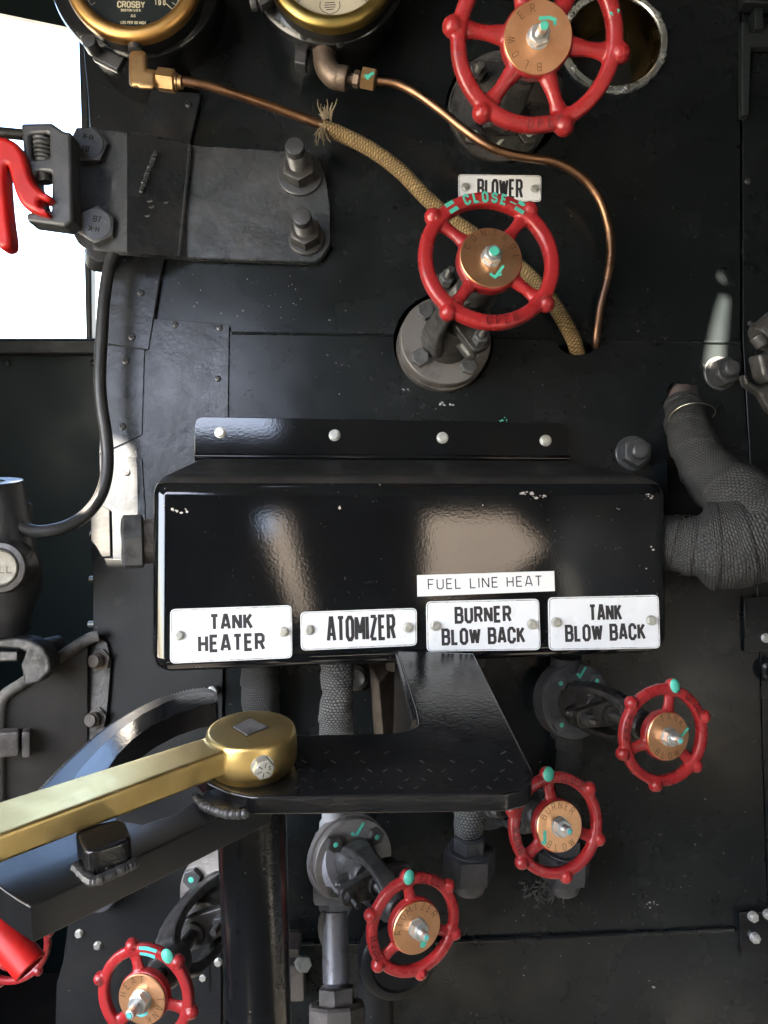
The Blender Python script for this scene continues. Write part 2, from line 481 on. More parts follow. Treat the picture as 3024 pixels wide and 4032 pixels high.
    def mesh(s, me, T=None):
        T = s.T if T is None else s.T @ T
        vs = [s.bm.verts.new(T @ v.co) for v in me.vertices]
        for p in me.polygons: s._f([vs[i] for i in p.vertices])
        return s
    def ribbon(s, pts, w, T=None, z=0.0, closed=False, th=0.0, fn=None):
        """flat stroke along a 2D polyline (mitred); fn maps (x,y)->(x,y)"""
        P = [Vector(p).to_2d() for p in pts]
        n = len(P); A = []; B = []
        for i in range(n):
            d0 = (P[i] - P[i - 1]) if (i > 0 or closed) else None
            d1 = (P[(i + 1) % n] - P[i]) if (i < n - 1 or closed) else None
            d0 = d0 if d0 is not None else d1; d1 = d1 if d1 is not None else d0
            if d0.length < 1e-9: d0 = d1
            if d1.length < 1e-9: d1 = d0
            d0 = d0.normalized(); d1 = d1.normalized()
            n0 = Vector((-d0.y, d0.x)); n1 = Vector((-d1.y, d1.x))
            mm = (n0 + n1)
            if mm.length < .2: mm = n0
            mm.normalize(); k = 1 / max(.45, mm.dot(n0))
            A.append(P[i] + mm * w / 2 * k); B.append(P[i] - mm * w / 2 * k)
        if fn: A = [Vector(fn(p)) for p in A]; B = [Vector(fn(p)) for p in B]
        va = [s._v((p[0], p[1], z + th), T) for p in A]; vb = [s._v((p[0], p[1], z + th), T) for p in B]
        m = n if closed else n - 1
        for i in range(m):
            k = (i + 1) % n
            s._f([vb[i], vb[k], va[k], va[i]])
        if th > 0:
            wa = [s._v((p[0], p[1], z), T) for p in A]; wb = [s._v((p[0], p[1], z), T) for p in B]
            for i in range(m):
                k = (i + 1) % n
                s._f([va[i], va[k], wa[k], wa[i]]); s._f([wb[i], wb[k], vb[k], vb[i]])
            if not closed:
                s._f([va[0], wa[0], wb[0], vb[0]]); s._f([vb[-1], wb[-1], wa[-1], va[-1]])
        return s
    def blob(s, pts, T=None, z=0.0):
        s._f([s._v((p[0], p[1], z), T) for p in pts]); return s
    def build(s, name, mats, parent=None, smooth=38, remesh=None, rsmooth=4, fixn=True):
        me = bpy.data.meshes.new(name)
        if fixn: bmesh.ops.recalc_face_normals(s.bm, faces=s.bm.faces)
        org = Vector((0, 0, 0))
        if parent is not None: org = WL[parent]
        else:
            vs = [v.co for v in s.bm.verts]
            if vs: org = Vector([(min(v[i] for v in vs) + max(v[i] for v in vs)) / 2 for i in range(3)])
        s.bm.transform(Matrix.Translation(-org))
        s.bm.to_mesh(me); s.bm.free()
        ob = bpy.data.objects.new(name, me); COL.objects.link(ob)
        for m in (mats if isinstance(mats, (list, tuple)) else [mats]): me.materials.append(MATS[m] if isinstance(m, str) else m)
        WL[ob] = org
        if parent is not None: ob.parent = parent
        else: ob.location = org
        if remesh:
            md = ob.modifiers.new('r', 'REMESH'); md.mode = 'VOXEL'; md.voxel_size = remesh
            if rsmooth:
                sm = ob.modifiers.new('s', 'SMOOTH'); sm.factor = .5; sm.iterations = rsmooth
            dg = bpy.context.evaluated_depsgraph_get()
            me2 = bpy.data.meshes.new_from_object(ob.evaluated_get(dg))
            ob.modifiers.clear(); ob.data = me2
            if not me2.materials: me2.materials.append(MATS[mats if isinstance(mats, str) else mats[0]])
            me2.name = name
            for p in me2.polygons: p.use_smooth = True
        else:
            shade(me, smooth)
            if smooth:
                wn = ob.modifiers.new('weighted', 'WEIGHTED_NORMAL'); wn.keep_sharp = True; wn.mode = 'FACE_AREA'; wn.weight = 80
        return ob

def tag(o, label, cat, group=None, kind=None):
    if label: o['label'] = label
    if cat: o['category'] = cat
    if group: o['group'] = group
    if kind: o['kind'] = kind
    return o

def thing(name, p, label, cat, group=None):
    o = bpy.data.objects.new(name, None); COL.objects.link(o)
    o.location = p; WL[o] = Vector(p); o.empty_display_size = .01
    return tag(o, label, cat, group)

# ------------------------------------------------------------------ stroke lettering
K = .16
def _oct(w, x0=0, y0=0, h=1, k=K):
    return [(x0 + k, y0), (x0 + w - k, y0), (x0 + w, y0 + k), (x0 + w, y0 + h - k), (x0 + w - k, y0 + h), (x0 + k, y0 + h), (x0, y0 + h - k), (x0, y0 + k)]
G = {
 'A': (.56, [[(0, 0), (.22, 1), (.34, 1), (.56, 0)], [(.09, .27), (.47, .27)]]),
 'B': (.52, [[(.36, .53), (0, .53), (0, 1), (.38, 1), (.49, .9), (.49, .63), (.38, .53), (.52, .42), (.52, .12), (.40, 0), (0, 0), (0, .53)]]),
 'C': (.5, [[(.5, .68), (.5, 1 - K), (.5 - K, 1), (K, 1), (0, 1 - K), (0, K), (K, 0), (.5 - K, 0), (.5, K), (.5, .32)]]),
 'D': (.5, [[(0, 0), (0, 1), (.5 - K, 1), (.5, 1 - K), (.5, K), (.5 - K, 0), (0, 0)]]),
 'E': (.44, [[(.44, 1), (0, 1), (0, 0), (.44, 0)], [(0, .52), (.38, .52)]]),
 'F': (.44, [[(.44, 1), (0, 1), (0, 0)], [(0, .5), (.38, .5)]]),
 'G': (.5, [[(.5, .7), (.5, 1 - K), (.5 - K, 1), (K, 1), (0, 1 - K), (0, K), (K, 0), (.5 - K, 0), (.5, K), (.5, .45), (.28, .45)]]),
 'H': (.5, [[(0, 0), (0, 1)], [(.5, 0), (.5, 1)], [(0, .5), (.5, .5)]]),
 'I': (.0, [[(0, 0), (0, 1)]]),
 'K': (.52, [[(0, 0), (0, 1)], [(.48, 1), (.04, .42)], [(.19, .58), (.51, 0)]]),
 'L': (.42, [[(0, 1), (0, 0), (.42, 0)]]),
 'M': (.66, [[(0, 0), (0, 1)], [(.02, .97), (.33, .28)], [(.33, .28), (.64, .97)], [(.66, 0), (.66, 1)]]),
 'N': (.52, [[(0, 0), (0, 1)], [(.02, .97), (.50, .03)], [(.52, 0), (.52, 1)]]),
 'O': (.5, [_oct(.5)]),
 'P': (.5, [[(0, 0), (0, 1), (.38, 1), (.5, .88), (.5, .6), (.38, .47), (0, .47)]]),
 'Q': (.5, [_oct(.5), [(.3, .25), (.52, -.04)]]),
 'R': (.52, [[(0, 0), (0, 1), (.38, 1), (.5, .88), (.5, .61), (.38, .49), (0, .49)], [(.3, .49), (.53, 0)]]),
 'S': (.48, [[(.48, .74), (.48, 1 - K), (.48 - K, 1), (K, 1), (0, 1 - K), (0, .66), (.1, .55), (.38, .45), (.48, .34), (.48, K), (.48 - K, 0), (K, 0), (0, K), (0, .26)]]),
 'T': (.5, [[(0, 1), (.5, 1)], [(.25, 1), (.25, 0)]]),
 'U': (.5, [[(0, 1), (0, K), (K, 0), (.5 - K, 0), (.5, K), (.5, 1)]]),
 'V': (.54, [[(0, 1), (.27, 0), (.54, 1)]]),
 'W': (.78, [[(0, 1), (.19, 0)], [(.20, .02), (.38, .95)], [(.40, .95), (.58, .02)], [(.59, 0), (.78, 1)]]),
 'X': (.54, [[(0, 0), (.54, 1)], [(0, 1), (.54, 0)]]),
 'Y': (.54, [[(0, 1), (.27, .5), (.54, 1)], [(.27, .5), (.27, 0)]]),
 'Z': (.48, [[(0, 1), (.48, 1)], [(.46, .96), (.02, .04)], [(0, 0), (.48, 0)]]),
 '0': (.46, [_oct(.46)]), '1': (.14, [[(0, .8), (.14, 1), (.14, 0)]]),
 '5': (.46, [[(.46, 1), (0, 1), (0, .55), (.34, .55), (.46, .43), (.46, .13), (.33, 0), (0, 0)]]),
 '7': (.46, [[(0, 1), (.46, 1), (.15, 0)]]),
 '-': (.34, [[(0, .5), (.34, .5)]]), '.': (.02, [[(0, 0), (.0, .08)]]), ' ': (.22, []),
}
def text_lines(s, h, sx=1.0, gap=.24, width=None, mono=None):
    """polylines of a word, centred on 0; width fits the total"""
    x = 0; out = []
    for ch in s:
        wd, st = G[ch]
        if mono:
            ox = x + (mono - wd * sx) / 2
            for p in st: out.append([(ox + a * sx, b) for a, b in p])
            x += mono
        else:
            for p in st: out.append([(x + a * sx, b) for a, b in p])
            x += wd * sx + gap
    tot = x if mono else x - gap
    k = (width / (tot * h)) if width else 1.0
    return [[((a - tot / 2) * h * k, (b - .5) * h) for a, b in p] for p in out]

def letter(mb, s, h, wst, T, sx=1.0, gap=.24, width=None, z=0.0, th=0.0, at2=(0, 0), mono=None):
    for i, p in enumerate(text_lines(s, h, sx, gap, width, mono)):
        cl = (Vector(p[0]) - Vector(p[-1])).length < 1e-6
        q = p[:-1] if cl else p
        if len(p) == 8: cl = True; q = p
        mb.ribbon([(a + at2[0], b + at2[1]) for a, b in q], wst, T, z + i * 6e-6, cl, th)

def letter_arc(mb, s, h, wst, T, rad, ang, step, sx=1.0, z=0.0, th=0.0, inward=False):
    """letters on an arc round the local origin, centred on angle ang (deg, counter-clockwise from +x), reading clockwise;
    inward = letter tops point at the centre, reading counter-clockwise"""
    n = len(s)
    for i, ch in enumerate(s):
        wd, st = G[ch]
        k = (i - (n - 1) / 2) * step
        a = R(ang + k) if inward else R(ang - k)
        rot = a + math.pi / 2 if inward else a - math.pi / 2
        M2 = Matrix.Translation((rad * math.cos(a), rad * math.sin(a), 0)) @ Matrix.Rotation(rot, 4, 'Z')
        for j, p in enumerate(st):
            q = [((x - wd / 2) * h * sx, (y - .5) * h) for x, y in p]
            cl = len(p) == 8
            mb.ribbon(q, wst, (T @ M2) if T is not None else M2, z + (j + (i % 2) * 3) * 5e-6, cl, th)
# ------------------------------------------------------------------ setting: the cab round the boiler
def struct(name, mb, m, **k):
    o = mb.build(name, m, **k); o['kind'] = 'structure'; return o

ROOF_Z = 2.55
g = MB(); g.box((0, 0, -1.75), (160, 160, .3)); struct('ground', g, 'ground_pale')
g = MB(); g.box((0, -.2, -.04), (2.5, 4.2, .08)); struct('floor', g, 'cab_floor')

def sheet_world(px, py, off=0.0): return SHEET.pt(px, py, off)
def to_roof(p):
    t = (ROOF_Z - p.z) / SUN_TO.z
    q = p + SUN_TO * t
    return Vector((q.x, q.y))
# holes added in the unseen roof to shape the sun streaks below
def sunhole(pxs, off=.004):
    return [to_roof(sheet_world(x, y, off)) for x, y in pxs]
holes = [
    sunhole([(2838, 1160), (2868, 1165), (2850, 1360), (2845, 1480), (2775, 1480), (2792, 1340), (2815, 1230)]),
    sunhole([(2836, 1068), (2852, 1095), (2842, 1130), (2826, 1120), (2824, 1085)]),
    sunhole([(395, 1840), (452, 1740), (530, 1775), (556, 1880), (572, 2080), (560, 2250), (395, 2250)]),
]
g = MB(); g.plate([(-1.3, -.64), (-.52, -.64), (-.52, -1.55), (-1.3, -1.55), (-1.3, -2.46), (1.36, -2.46), (1.36, 1.9), (-1.3, 1.9)], holes, .012, T=Matrix.Translation((0, 0, ROOF_Z)))  # open notch added in the unseen roof for sky sheen on the sheets
struct('roof', g, 'cab_lining')

# left cab side: unseen window, its outline stepped to shape the light coming in
TL = frame_uvn((-1.2, 0, 0), (0, 1, 0), (0, 0, 1), (1, 0, 0))
g = MB(); g.plate([(-2.46, 0), (1.9, 0), (1.9, ROOF_Z), (-2.46, ROOF_Z)], [[(-1.30, 1.05), (.5, 1.05), (.5, 1.90), (-.7, 1.90), (-.7, 2.46), (-1.30, 2.46)]], .02, T=TL)
struct('side_wall', g, 'cab_lining')
TR = frame_uvn((1.3, 0, 0), (0, 1, 0), (0, 0, 1), (1, 0, 0))
g = MB(); g.plate([(-2.46, 0), (1.9, 0), (1.9, ROOF_Z), (-2.46, ROOF_Z)], [[(-1.55, .95), (-.85, .95), (-.85, 1.45), (-1.55, 1.45)]], .02, T=TR)  # small opening added out of view for fill light on the lower valves
struct('side_wall', g, 'cab_lining')
# tender front behind the photographer, openings shaped for their reflections in the box
TB_ = frame_uvn((0, -2.46, 0), (-1, 0, 0), (0, 0, 1), (0, 1, 0))
g = MB(); g.plate([(-1.34, 0), (1.28, 0), (1.28, ROOF_Z), (-1.34, ROOF_Z)], [[(-.57, 1.90), (-.59, 2.38), (-1.07, 2.38), (-1.26, 2.20), (-1.10, 2.06), (-.90, 1.96)], [(.20, 2.37), (.34, 2.37), (.13, 1.80), (.06, 1.80)]], .02, T=TB_)
struct('rear_wall', g, 'tender_tan')

g = MB(); g.rings([[(-.4, -3.6, 1.6), (2.6, -3.6, 1.6), (2.6, -6.0, 3.9), (-.4, -6.0, 3.9)], [(-.4, -3.8, 0), (2.6, -3.8, 0), (2.6, -6.2, 3.7), (-.4, -6.2, 3.7)]])  # unseen tan slope added outside so the cover box has something to reflect
struct('reflection_slope', g, 'reflection_slope')
# front wall of the cab with the look-out window left of the boiler
FRONT = Plane((0, 1.75, 1.5), (0, -1, 0))
fl = lambda pts: [FRONT.loc(x, y) for x, y in pts]
g = MB(); g.plate(fl([(-1400, -900), (4600, -900), (4600, 3900), (-1400, 3900)]), [fl([(-900, -120), (0, 66), (300, 128), (520, 170), (520, 1345), (-900, 1345)])], .02, T=FRONT.frame())
front = struct('front_wall', g, 'green_dark')
g = MB(); g.plate(fl([(-900, 1338), (520, 1338), (520, 1402), (-900, 1402)]), (), .05, .006, T=FRONT.frame() @ Matrix.Translation((0, 0, .021)))
g.build('window_sill', 'black_sheet_dull', front)
for x, y in ((28, 1430), (370, 1430), (-300, 1430)):
    g = MB(FRONT.mat(x, y, .02)); g.sph((0, 0, 0), .009, seg=12, sc=(1, 1, .5)); g.build('rivet', 'black_wall', front)
# window frame edge seen past the boiler
g = MB(); g.plate(fl([(343, 100), (372, 100), (388, 560), (395, 1340), (372, 1340), (356, 560)]), (), .03, .004, T=FRONT.frame() @ Matrix.Translation((0, 0, .021)))
g.build('window_frame', 'black_wall', front)

# ------------------------------------------------------------------ boiler shell and its jacket sheets
def sp(pts, off=0.0): return [SHEET.loc(x, y, off) for x, y in pts]
def ST(off=0.0): return SHEET.frame() @ Matrix.Translation((0, 0, off))
def arcpx(cx, cy, r, a0, a1, n=18): return [(cx + r * math.cos(R(a0 + (a1 - a0) * i / n)), cy + r * math.sin(R(a0 + (a1 - a0) * i / n))) for i in range(n + 1)]

SHELL = [(300, -250), (318, 120), (338, 330), (352, 520), (420, 1000), (392, 1180), (385, 1340), (392, 1700), (386, 1960), (376, 2200), (378, 2560), (368, 2900), (352, 3300), (262, 3640), (236, 3850), (225, 4250), (3300, 4250), (3300, -250)]
g = MB(); g.plate(sp(SHELL, -.06), (), .35, .006, T=ST(-.41), bres=3)
tag(g.build('boiler_shell', 'black_sheet_dull'), 'black curved boiler end showing along the window side, behind all the sheet metal', 'boiler')

def rivets(parent, pts, off, r=.0042, m='bolt_dark'):
    for x, y in pts:
        g = MB(SHEET.mat(x, y, off)); g.lathe([(0, 0), (r, 0), (r * .9, r * .35), (r * .45, r * .55), (r * .40, r * .30), (r * .2, r * .3), (r * .16, r * .6), (0, r * .6)], seg=16)
        g.build('rivet', m, parent)

CB = (1745, 1352)     # hole round the lower (control) flange
up_out = [(560, -250), (2912, -250), (2912, 1352), (2365, 1352), (1937, 1330)] + arcpx(CB[0], CB[1], 196, 0, -180) + [(1549, 1326), (600, 1318), (640, 1060), (745, 590), (795, 380), (700, 200)]
g = MB(); g.plate(sp(up_out), [sp(arcpx(1978, 425, 222, 0, 350, 40)), sp(arcpx(2413, 172, 206, 0, 350, 40))], .002, .0004, T=ST(0))
upper = tag(g.build('jacket_sheet', 'black_sheet'), 'large plain black upper sheet behind the gauges, blower wheel and blower sign', 'jacket sheet')

lo_out = [(880, 1308), (1549, 1320)] + arcpx(CB[0], CB[1], 196, 180, 0) + [(1941, 1326), (2180, 1338)] + [(2186, 1352), (2200, 1375), (2225, 1394), (2262, 1402), (2298, 1400), (2325, 1388), (2345, 1365), (2352, 1345), (2362, 1338)] + \
    [(2908, 1346), (2950, 1950), (2982, 2600), (3010, 3480), (3013, 3660), (1750, 3716), (1100, 3730), (884, 3740), (886, 2640)]
slot = [(2622, 1535), (2640, 1511), (2738, 1520), (2742, 1575), (2860, 2150), (2622, 2150)]
g = MB(); g.plate(sp(lo_out), [sp(slot)], .002, .0005, T=ST(.003))
g.tube([SHEET.pt(x, y, .0055) for x, y in ((912, 1312), (1200, 1316), (1540, 1323))], .0018, seg=8)
g.tube([SHEET.pt(x, y, .0055) for x, y in ((1945, 1328), (2060, 1333), (2178, 1340))], .0018, seg=8)
g.tube([SHEET.pt(x, y, .0055) for x, y in ((2364, 1340), (2640, 1345), (2906, 1349))], .0020, seg=8)
lower = tag(g.build('jacket_sheet', 'black_sheet'), 'broad black middle sheet with a rolled top edge, notched round the pipe and tube', 'jacket sheet')

g = MB(); g.plate(sp([(884, 3735), (1100, 3712), (1750, 3700), (2600, 3668), (2890, 3655), (3030, 3650), (3060, 4300), (880, 4300)]), (), .002, .0006, T=ST(.006))
g.tube([SHEET.pt(x, y, .008) for x, y in ((1000, 3716), (1750, 3704), (2300, 3684), (2890, 3659))], .003, seg=8)
bot = tag(g.build('jacket_sheet', 'black_sheet'), 'black bottom sheet below the long horizontal seam, under the small red wheels', 'jacket sheet')

g = MB(); g.plate(sp([(2922, -250), (3350, -250), (3350, 4300), (3036, 4300), (3019, 3500), (2992, 2600), (2958, 1950), (2922, 1350)]), (), .004, .001, T=ST(-.002))
right = tag(g.build('jacket_sheet', 'black_sheet'), 'tall narrow black side sheet along the edge farthest from the window', 'jacket sheet')
rivets(right, [(2943, 715), (2955, 1275), (2985, 3250)], .002)
g = MB()
g.plate(sp([(2898, -200), (2912, -200), (2912, 44), (3200, 60), (3200, 74), (2900, 58)]), (), .02, .002, T=ST(.004))
g.box((0, 0, 0), (.012, .03, .02), T=SHEET.mat(2975, 92, .014), b=.002)
g.plate(sp([(2899, 118), (2925, 118), (2934, 160), (2960, 150), (3010, 120), (3200, 110), (3200, 210), (2936, 215), (2928, 480), (2900, 480)]), (), .012, .002, T=ST(.004))
tag(g.build('hook_bracket', 'black_wall'), 'small dark bracket and latch high on the side sheet beyond the lamp recess', 'bracket')

g = MB(); g.plate(sp([(606, 1263), (907, 1285), (898, 2000), (896, 2300), (420, 2300), (400, 1790), (412, 1500), (588, 1385)]), (), .0018, .0004, T=ST(.0065))
corner = tag(g.build('corner_sheet', 'edge_plate'), 'grey black rectangular corner sheet that runs down behind the cover box', 'sheet')
rivets(corner, [(690, 1278), (865, 1291), (858, 1491)], .0083)
strips = [
    ([(605, 372), (798, 386), (750, 590), (652, 1012), (593, 1384), (420, 1357), (455, 1010), (560, 540)], .009, [(742, 412), (555, 1153), (520, 1328)], 'long tapered black edge strip passing beneath the heavy bolted strap'),
    ([(416, 1366), (578, 1386), (568, 1716), (560, 1722), (438, 1776), (402, 1790)], .0086, [(495, 1422), (482, 1680)], 'short black edge strip with a slanted lower end, above the sunlit one'),
    ([(436, 1783), (568, 1811), (580, 2000), (588, 2260), (452, 2260), (418, 1980)], .0086, [(498, 1858)], 'sunlit edge strip beside the cable loop, just above the hex plug'),
]
for poly, off, rv, lab in strips:
    g = MB(); g.plate(sp(poly), (), .0016, .0003, T=ST(off))
    o = tag(g.build('edge_strip', 'edge_plate'), lab, 'edge strip', 'riveted strips along the boiler edge')
    rivets(o, rv, off + .0016, .0048)

g = MB(); g.plate(sp([(378, 2196), (500, 2204), (892, 2210), (884, 2640), (880, 3000), (876, 4260), (226, 4260), (238, 3850), (300, 3655), (356, 3300), (370, 2900), (380, 2560)]), (), .002, .0005, T=ST(.009))
ll = tag(g.build('jacket_sheet', 'black_sheet_dull'), 'dull dusty black sheet below the corner, behind the brass lever and curved rack', 'jacket sheet')
for x, y in ((285, 3615), (312, 3675), (386, 3722), (476, 3765), (860, 3787), (800, 3846), (845, 2715)):
    g = MB(SHEET.mat(x, y, .011, random.random())); g.cyl(.0052, 0, .0012, seg=18); g.hexa(.0044, .0012, .0045)
    g.build('bolt', 'zinc_pale', ll)
g = MB(); g.plate(sp(round_poly([(640, 3700), (835, 3700), (835, 3885), (640, 3885)], 12)), (), .0016, .0003, T=ST(.0085 + .0026))
g.build('patch_plate', 'black_sheet_dull', ll)
# side wrapper with small screws on its edge
g = MB()
g.plate(sp([(372, 1985), (384, 1975), (446, 2010), (450, 2192), (376, 2196)]), (), .003, .001, T=ST(.011))
wr = tag(g.build('edge_flap', 'black_sheet_dull'), 'narrow black flap standing off the boiler edge under the cable loop', 'flap')
for x, y in ((374, 2102), (370, 2280), (366, 2457)):
    g = MB(); p = SHEET.pt(x, y, -.012)
    g.rod(p + Vector((.004, 0, 0)), p - Vector((.006, 0, 0)), .0042, 12, .001); g.build('screw', 'zinc_pale', wr)

# hinge plate low on the outer edge
g = MB(); g.plate(sp([(2890, 3572), (3200, 3556), (3200, 3725), (2896, 3738)]), (), .006, .0012, T=ST(.009))
hp = tag(g.build('hinge_plate', 'black_enamel'), 'small black hinge plate with silver bolts at the end of the horizontal seam', 'hinge')
for x, y in ((2962, 3607), (2970, 3690), (3022, 3598), (3090, 3670)):
    g = MB(SHEET.mat(x, y, .015, random.random())); g.cyl(.0062, 0, .0012, seg=18); g.hexa(.0062, .0012, .0060); g.cyl(.0034, .006, .0085, seg=16, b=.0006)
    g.build('bolt', 'zinc', hp)
g = MB(); g.plate(sp([(2912, 2350), (3200, 2330), (3200, 2560), (2916, 2562)]), (), .004, .001, T=ST(.009))
hp2 = tag(g.build('hinge_plate', 'black_sheet'), 'plain black hinge plate beside the end of the wrapped pipe', 'hinge')
g = MB(SHEET.mat(3015, 2512, .013, .3)); g.cyl(.006, 0, .001, seg=18); g.hexa(.0058, .001, .005); g.build('bolt', 'zinc', hp2)
g = MB(SHEET.mat(3040, 2640, .012)); g.lathe([(0, 0), (.016, 0), (.016, .006), (.012, .008), (.009, .006), (0, .006)], seg=28)
tag(g.build('pipe_plug', 'black_enamel'), 'round black plug just below the plain hinge plate', 'plug')

# nuts standing on the middle sheet
def stud_nut(px, py, rot, lab, rw, rn, ax=(0, 0)):
    p = SHEET.pt(px, py, .005)
    z = SHEET.n + RT * ax[0] + UP * ax[1]
    T = frame_z(p, z)
    t = thing('stud_nut', p, lab, 'nut', 'nuts on the middle jacket sheet')
    g = MB(T); g.lathe([(0, 0), (rw, 0), (rw, .0025), (rw * .95, .0035), (rw * .5, .0035), (0, .0035)], seg=36); g.build('washer', 'bolt_dark', t)
    g = MB(T); g.hexa(rn, .0035, .021, rot=rot); g.build('nut', 'bolt_dark', t)
    g = MB(T); g.cyl(rn * .55, .02, .026, b=.001, seg=24); g.thread(rn * .5, .026, .033, seg=20); g.build('stud', 'bolt_dark', t)
stud_nut(2832, 1472, .3, 'dark nut on a wide washer lit by the sun streak', .0225, .0185, (.15, .02))
stud_nut(2490, 1786, .5, 'dark nut on a washer just above the corner of the cover box', .0230, .0190, (.05, 0))

# specks and scuffs of pale paint on the middle sheet
g = MB(ST(0))
for cx, cy, n_, sx_, sy_, sz in ((1760, 1590, 9, 30, 8, 7), (1600, 1535, 3, 16, 3, 8), (1690, 1600, 6, 40, 10, 3), (2300, 1310, 5, 40, 20, 3), (2560, 3560, 5, 30, 20, 9), (2560, 3880, 3, 20, 20, 8), (2450, 3400, 20, 300, 200, 3.2), (2500, 2300, 8, 200, 60, 3), (1700, 1480, 16, 500, 100, 2.6), (2100, 1100, 26, 420, 300, 2.6), (1000, 1180, 20, 250, 100, 2.6), (2350, 3700, 20, 400, 150, 3)):
    for k in range(n_):
        x = cx + random.uniform(-sx_, sx_); y = cy + random.uniform(-sy_, sy_); r = sz * random.uniform(.4, 1); m = 6
        o = .0052 if y < 3650 else .0083
        if y < 1320: o = .0023
        g.blob([SHEET.loc(x + r * random.uniform(.6, 1) * math.cos(2 * math.pi * i / m), y + r * random.uniform(.4, .9) * math.sin(2 * math.pi * i / m), o) for i in range(m)], z=o + k * 4e-6)
g.build('paint_specks', 'grey_paint', lower, fixn=False)
g = MB(ST(0))
for k in range(13):
    x, y = 1965 + random.uniform(-14, 30), 1650 + random.uniform(-16, 40); r = random.uniform(1.6, 3.4)
    g.blob([SHEET.loc(x + r * math.cos(i), y + r * math.sin(i), .0054) for i in range(6)], z=.0054 + k * 4e-6)
g.build('paint_drips', 'teal_paint', lower, fixn=False)
# ------------------------------------------------------------------ gauges
def gauge(cx, cy, d, rpx, ri, housing, m_bez, m_dial, lab, hc):
    p = at(cx, cy, d)
    z = SHEET.n * .9 + (CAM - p).normalized() * .1
    T = frame_z(p, z)
    s = d / F
    ro, rn, rh = rpx * s, ri * s, housing * s
    t = thing('pressure_gauge', p, lab, 'gauge', 'gauges above the valves')
    depth = (SHEET.pt(cx, cy) - p).length
    Th = frame_z(at(hc[0], hc[1], d + .045), z)
    rh = housing * (d + .045) / F
    g = MB(Th)
    g.lathe([(0, .012), (rh * .80, .012), (rh * .84, .010), (rh * .93, .008), (rh * .985, .004), (rh, -.002), (rh * .99, -.012), (rh * .93, -.016), (rh * .90, -depth + .02), (0, -depth + .02)], seg=72)
    g.build('housing', 'black_enamel', t)
    g = MB(T); g.lathe([(0, -.03), (ro * .97, -.03), (ro * .98, -.012), (0, -.012)], seg=72); g.build('case', 'black_sheet_dull', t)
    g = MB(T)
    g.lathe([(ro * .95, -.014), (ro, -.010), (ro, -.003), (ro * .985, .001), (ro * .95, .004), (ro * .88, .0055), (rn * 1.05, .004), (rn * 1.01, .001), (rn, -.006), (ro * .95, -.014)], seg=80)
    g.build('bezel', m_bez, t)
    g = MB(T); g.lathe([(0, -.005), (rn * 1.005, -.005), (rn * 1.005, -.010), (0, -.010)], seg=64)
    dial = g.build('dial', m_dial, t)
    return t, T, s, rn, dial, Th, rh

t1, T1, s1, rn1, dial1, Th1, rh1 = gauge(520, -110, .93, 273, 214, 338, 'brass_bezel', 'dial_black', 'black faced gauge in a bronze bezel, the one next to the window', (538, -92))
g = MB(T1)
def gy(y): return -(y + 110) * s1
letter(g, 'CROSBY', 22 * s1, 5 * s1, None, width=105 * s1, z=-.0048, at2=(-8 * s1, gy(8)))
letter(g, 'BOSTON U.S.A.', 8 * s1, 2.2 * s1, None, width=78 * s1, z=-.0048, at2=(-8 * s1, gy(31)))
letter(g, 'AA', 11 * s1, 2 * s1, None, width=18 * s1, z=-.0048, at2=(0, gy(53)))
letter(g, 'LBS PER SQ INCH', 10 * s1, 2.4 * s1, None, width=96 * s1, z=-.0048, at2=(0, gy(80)))
for i, (ch, x) in enumerate((('1', 88), ('0', 104), ('0', 122))): letter(g, ch, 18 * s1, 4 * s1, None, sx=.8, z=-.0048, at2=(x * s1, gy(-2)))
for k in range(44):
    a = R(-41 + k * 6.0); big = k % 5 == 0
    r0 = rn1 * (.80 if big else .87); r1 = rn1 * .95
    g.ribbon([(r0 * math.cos(a), r0 * math.sin(a)), (r1 * math.cos(a), r1 * math.sin(a))], (3.2 if big else 2.2) * s1, z=-.0048)
g.ribbon([(rn1 * .955 * math.cos(R(-41 + i * 6)), rn1 * .955 * math.sin(R(-41 + i * 6))) for i in range(44)], 2.0 * s1, z=-.00478)
g.build('lettering', 'dial_mark', dial1)
g = MB(T1); g.ribbon([(0, -.02), (0, rn1 * .8)], .002, z=-.003, th=.0006); g.cyl(.005, -.005, -.001); g.build('pointer', 'dial_mark', t1)
# lug on the first housing
g = MB(); q = at(385, 215, .955)
g.rod(at(372, 200, .955) , at(372, 200, .955) + SHEET.n * .02, .0085, 14, .002)
g.box((0, 0, 0), (.038, .020, .012), T=frame_z(at(430, 236, .965), SHEET.n) @ Matrix.Rotation(R(-28), 4, 'Z'), b=.004)
g.build('lug', 'bolt_dark', t1)

t2, T2, s2, rn2, dial2, Th2, rh2 = gauge(1306, -146, .93, 264, 205, 318, 'brass_bezel_old', 'dial_cream', 'cream faced gauge in a dull brass bezel, the one nearer the blower wheel', (1295, -128))
g = MB(T2)
def gy2(y): return -(y + 146) * s2
sh = [(-38, -5), (-40, 18), (-30, 34), (0, 48), (30, 34), (40, 18), (38, -5)]
g.ribbon([((x - 8) * s2, gy2(0 + y)) for x, y in sh], 3 * s2, z=-.0048)
for i, wd in enumerate((40, 46, 44, 30)):
    g.ribbon([((-wd / 2 - 8) * s2, gy2(2 + i * 9)), ((wd / 2 - 8) * s2, gy2(-1 + i * 9))], 3.6 * s2, z=-.0048)
for k in range(40):
    a = R(-46 + k * 7.0)
    g.ribbon([(rn2 * .84 * math.cos(a), rn2 * .84 * math.sin(a)), (rn2 * .97 * math.cos(a), rn2 * .97 * math.sin(a))], 3 * s2, z=-.0048)
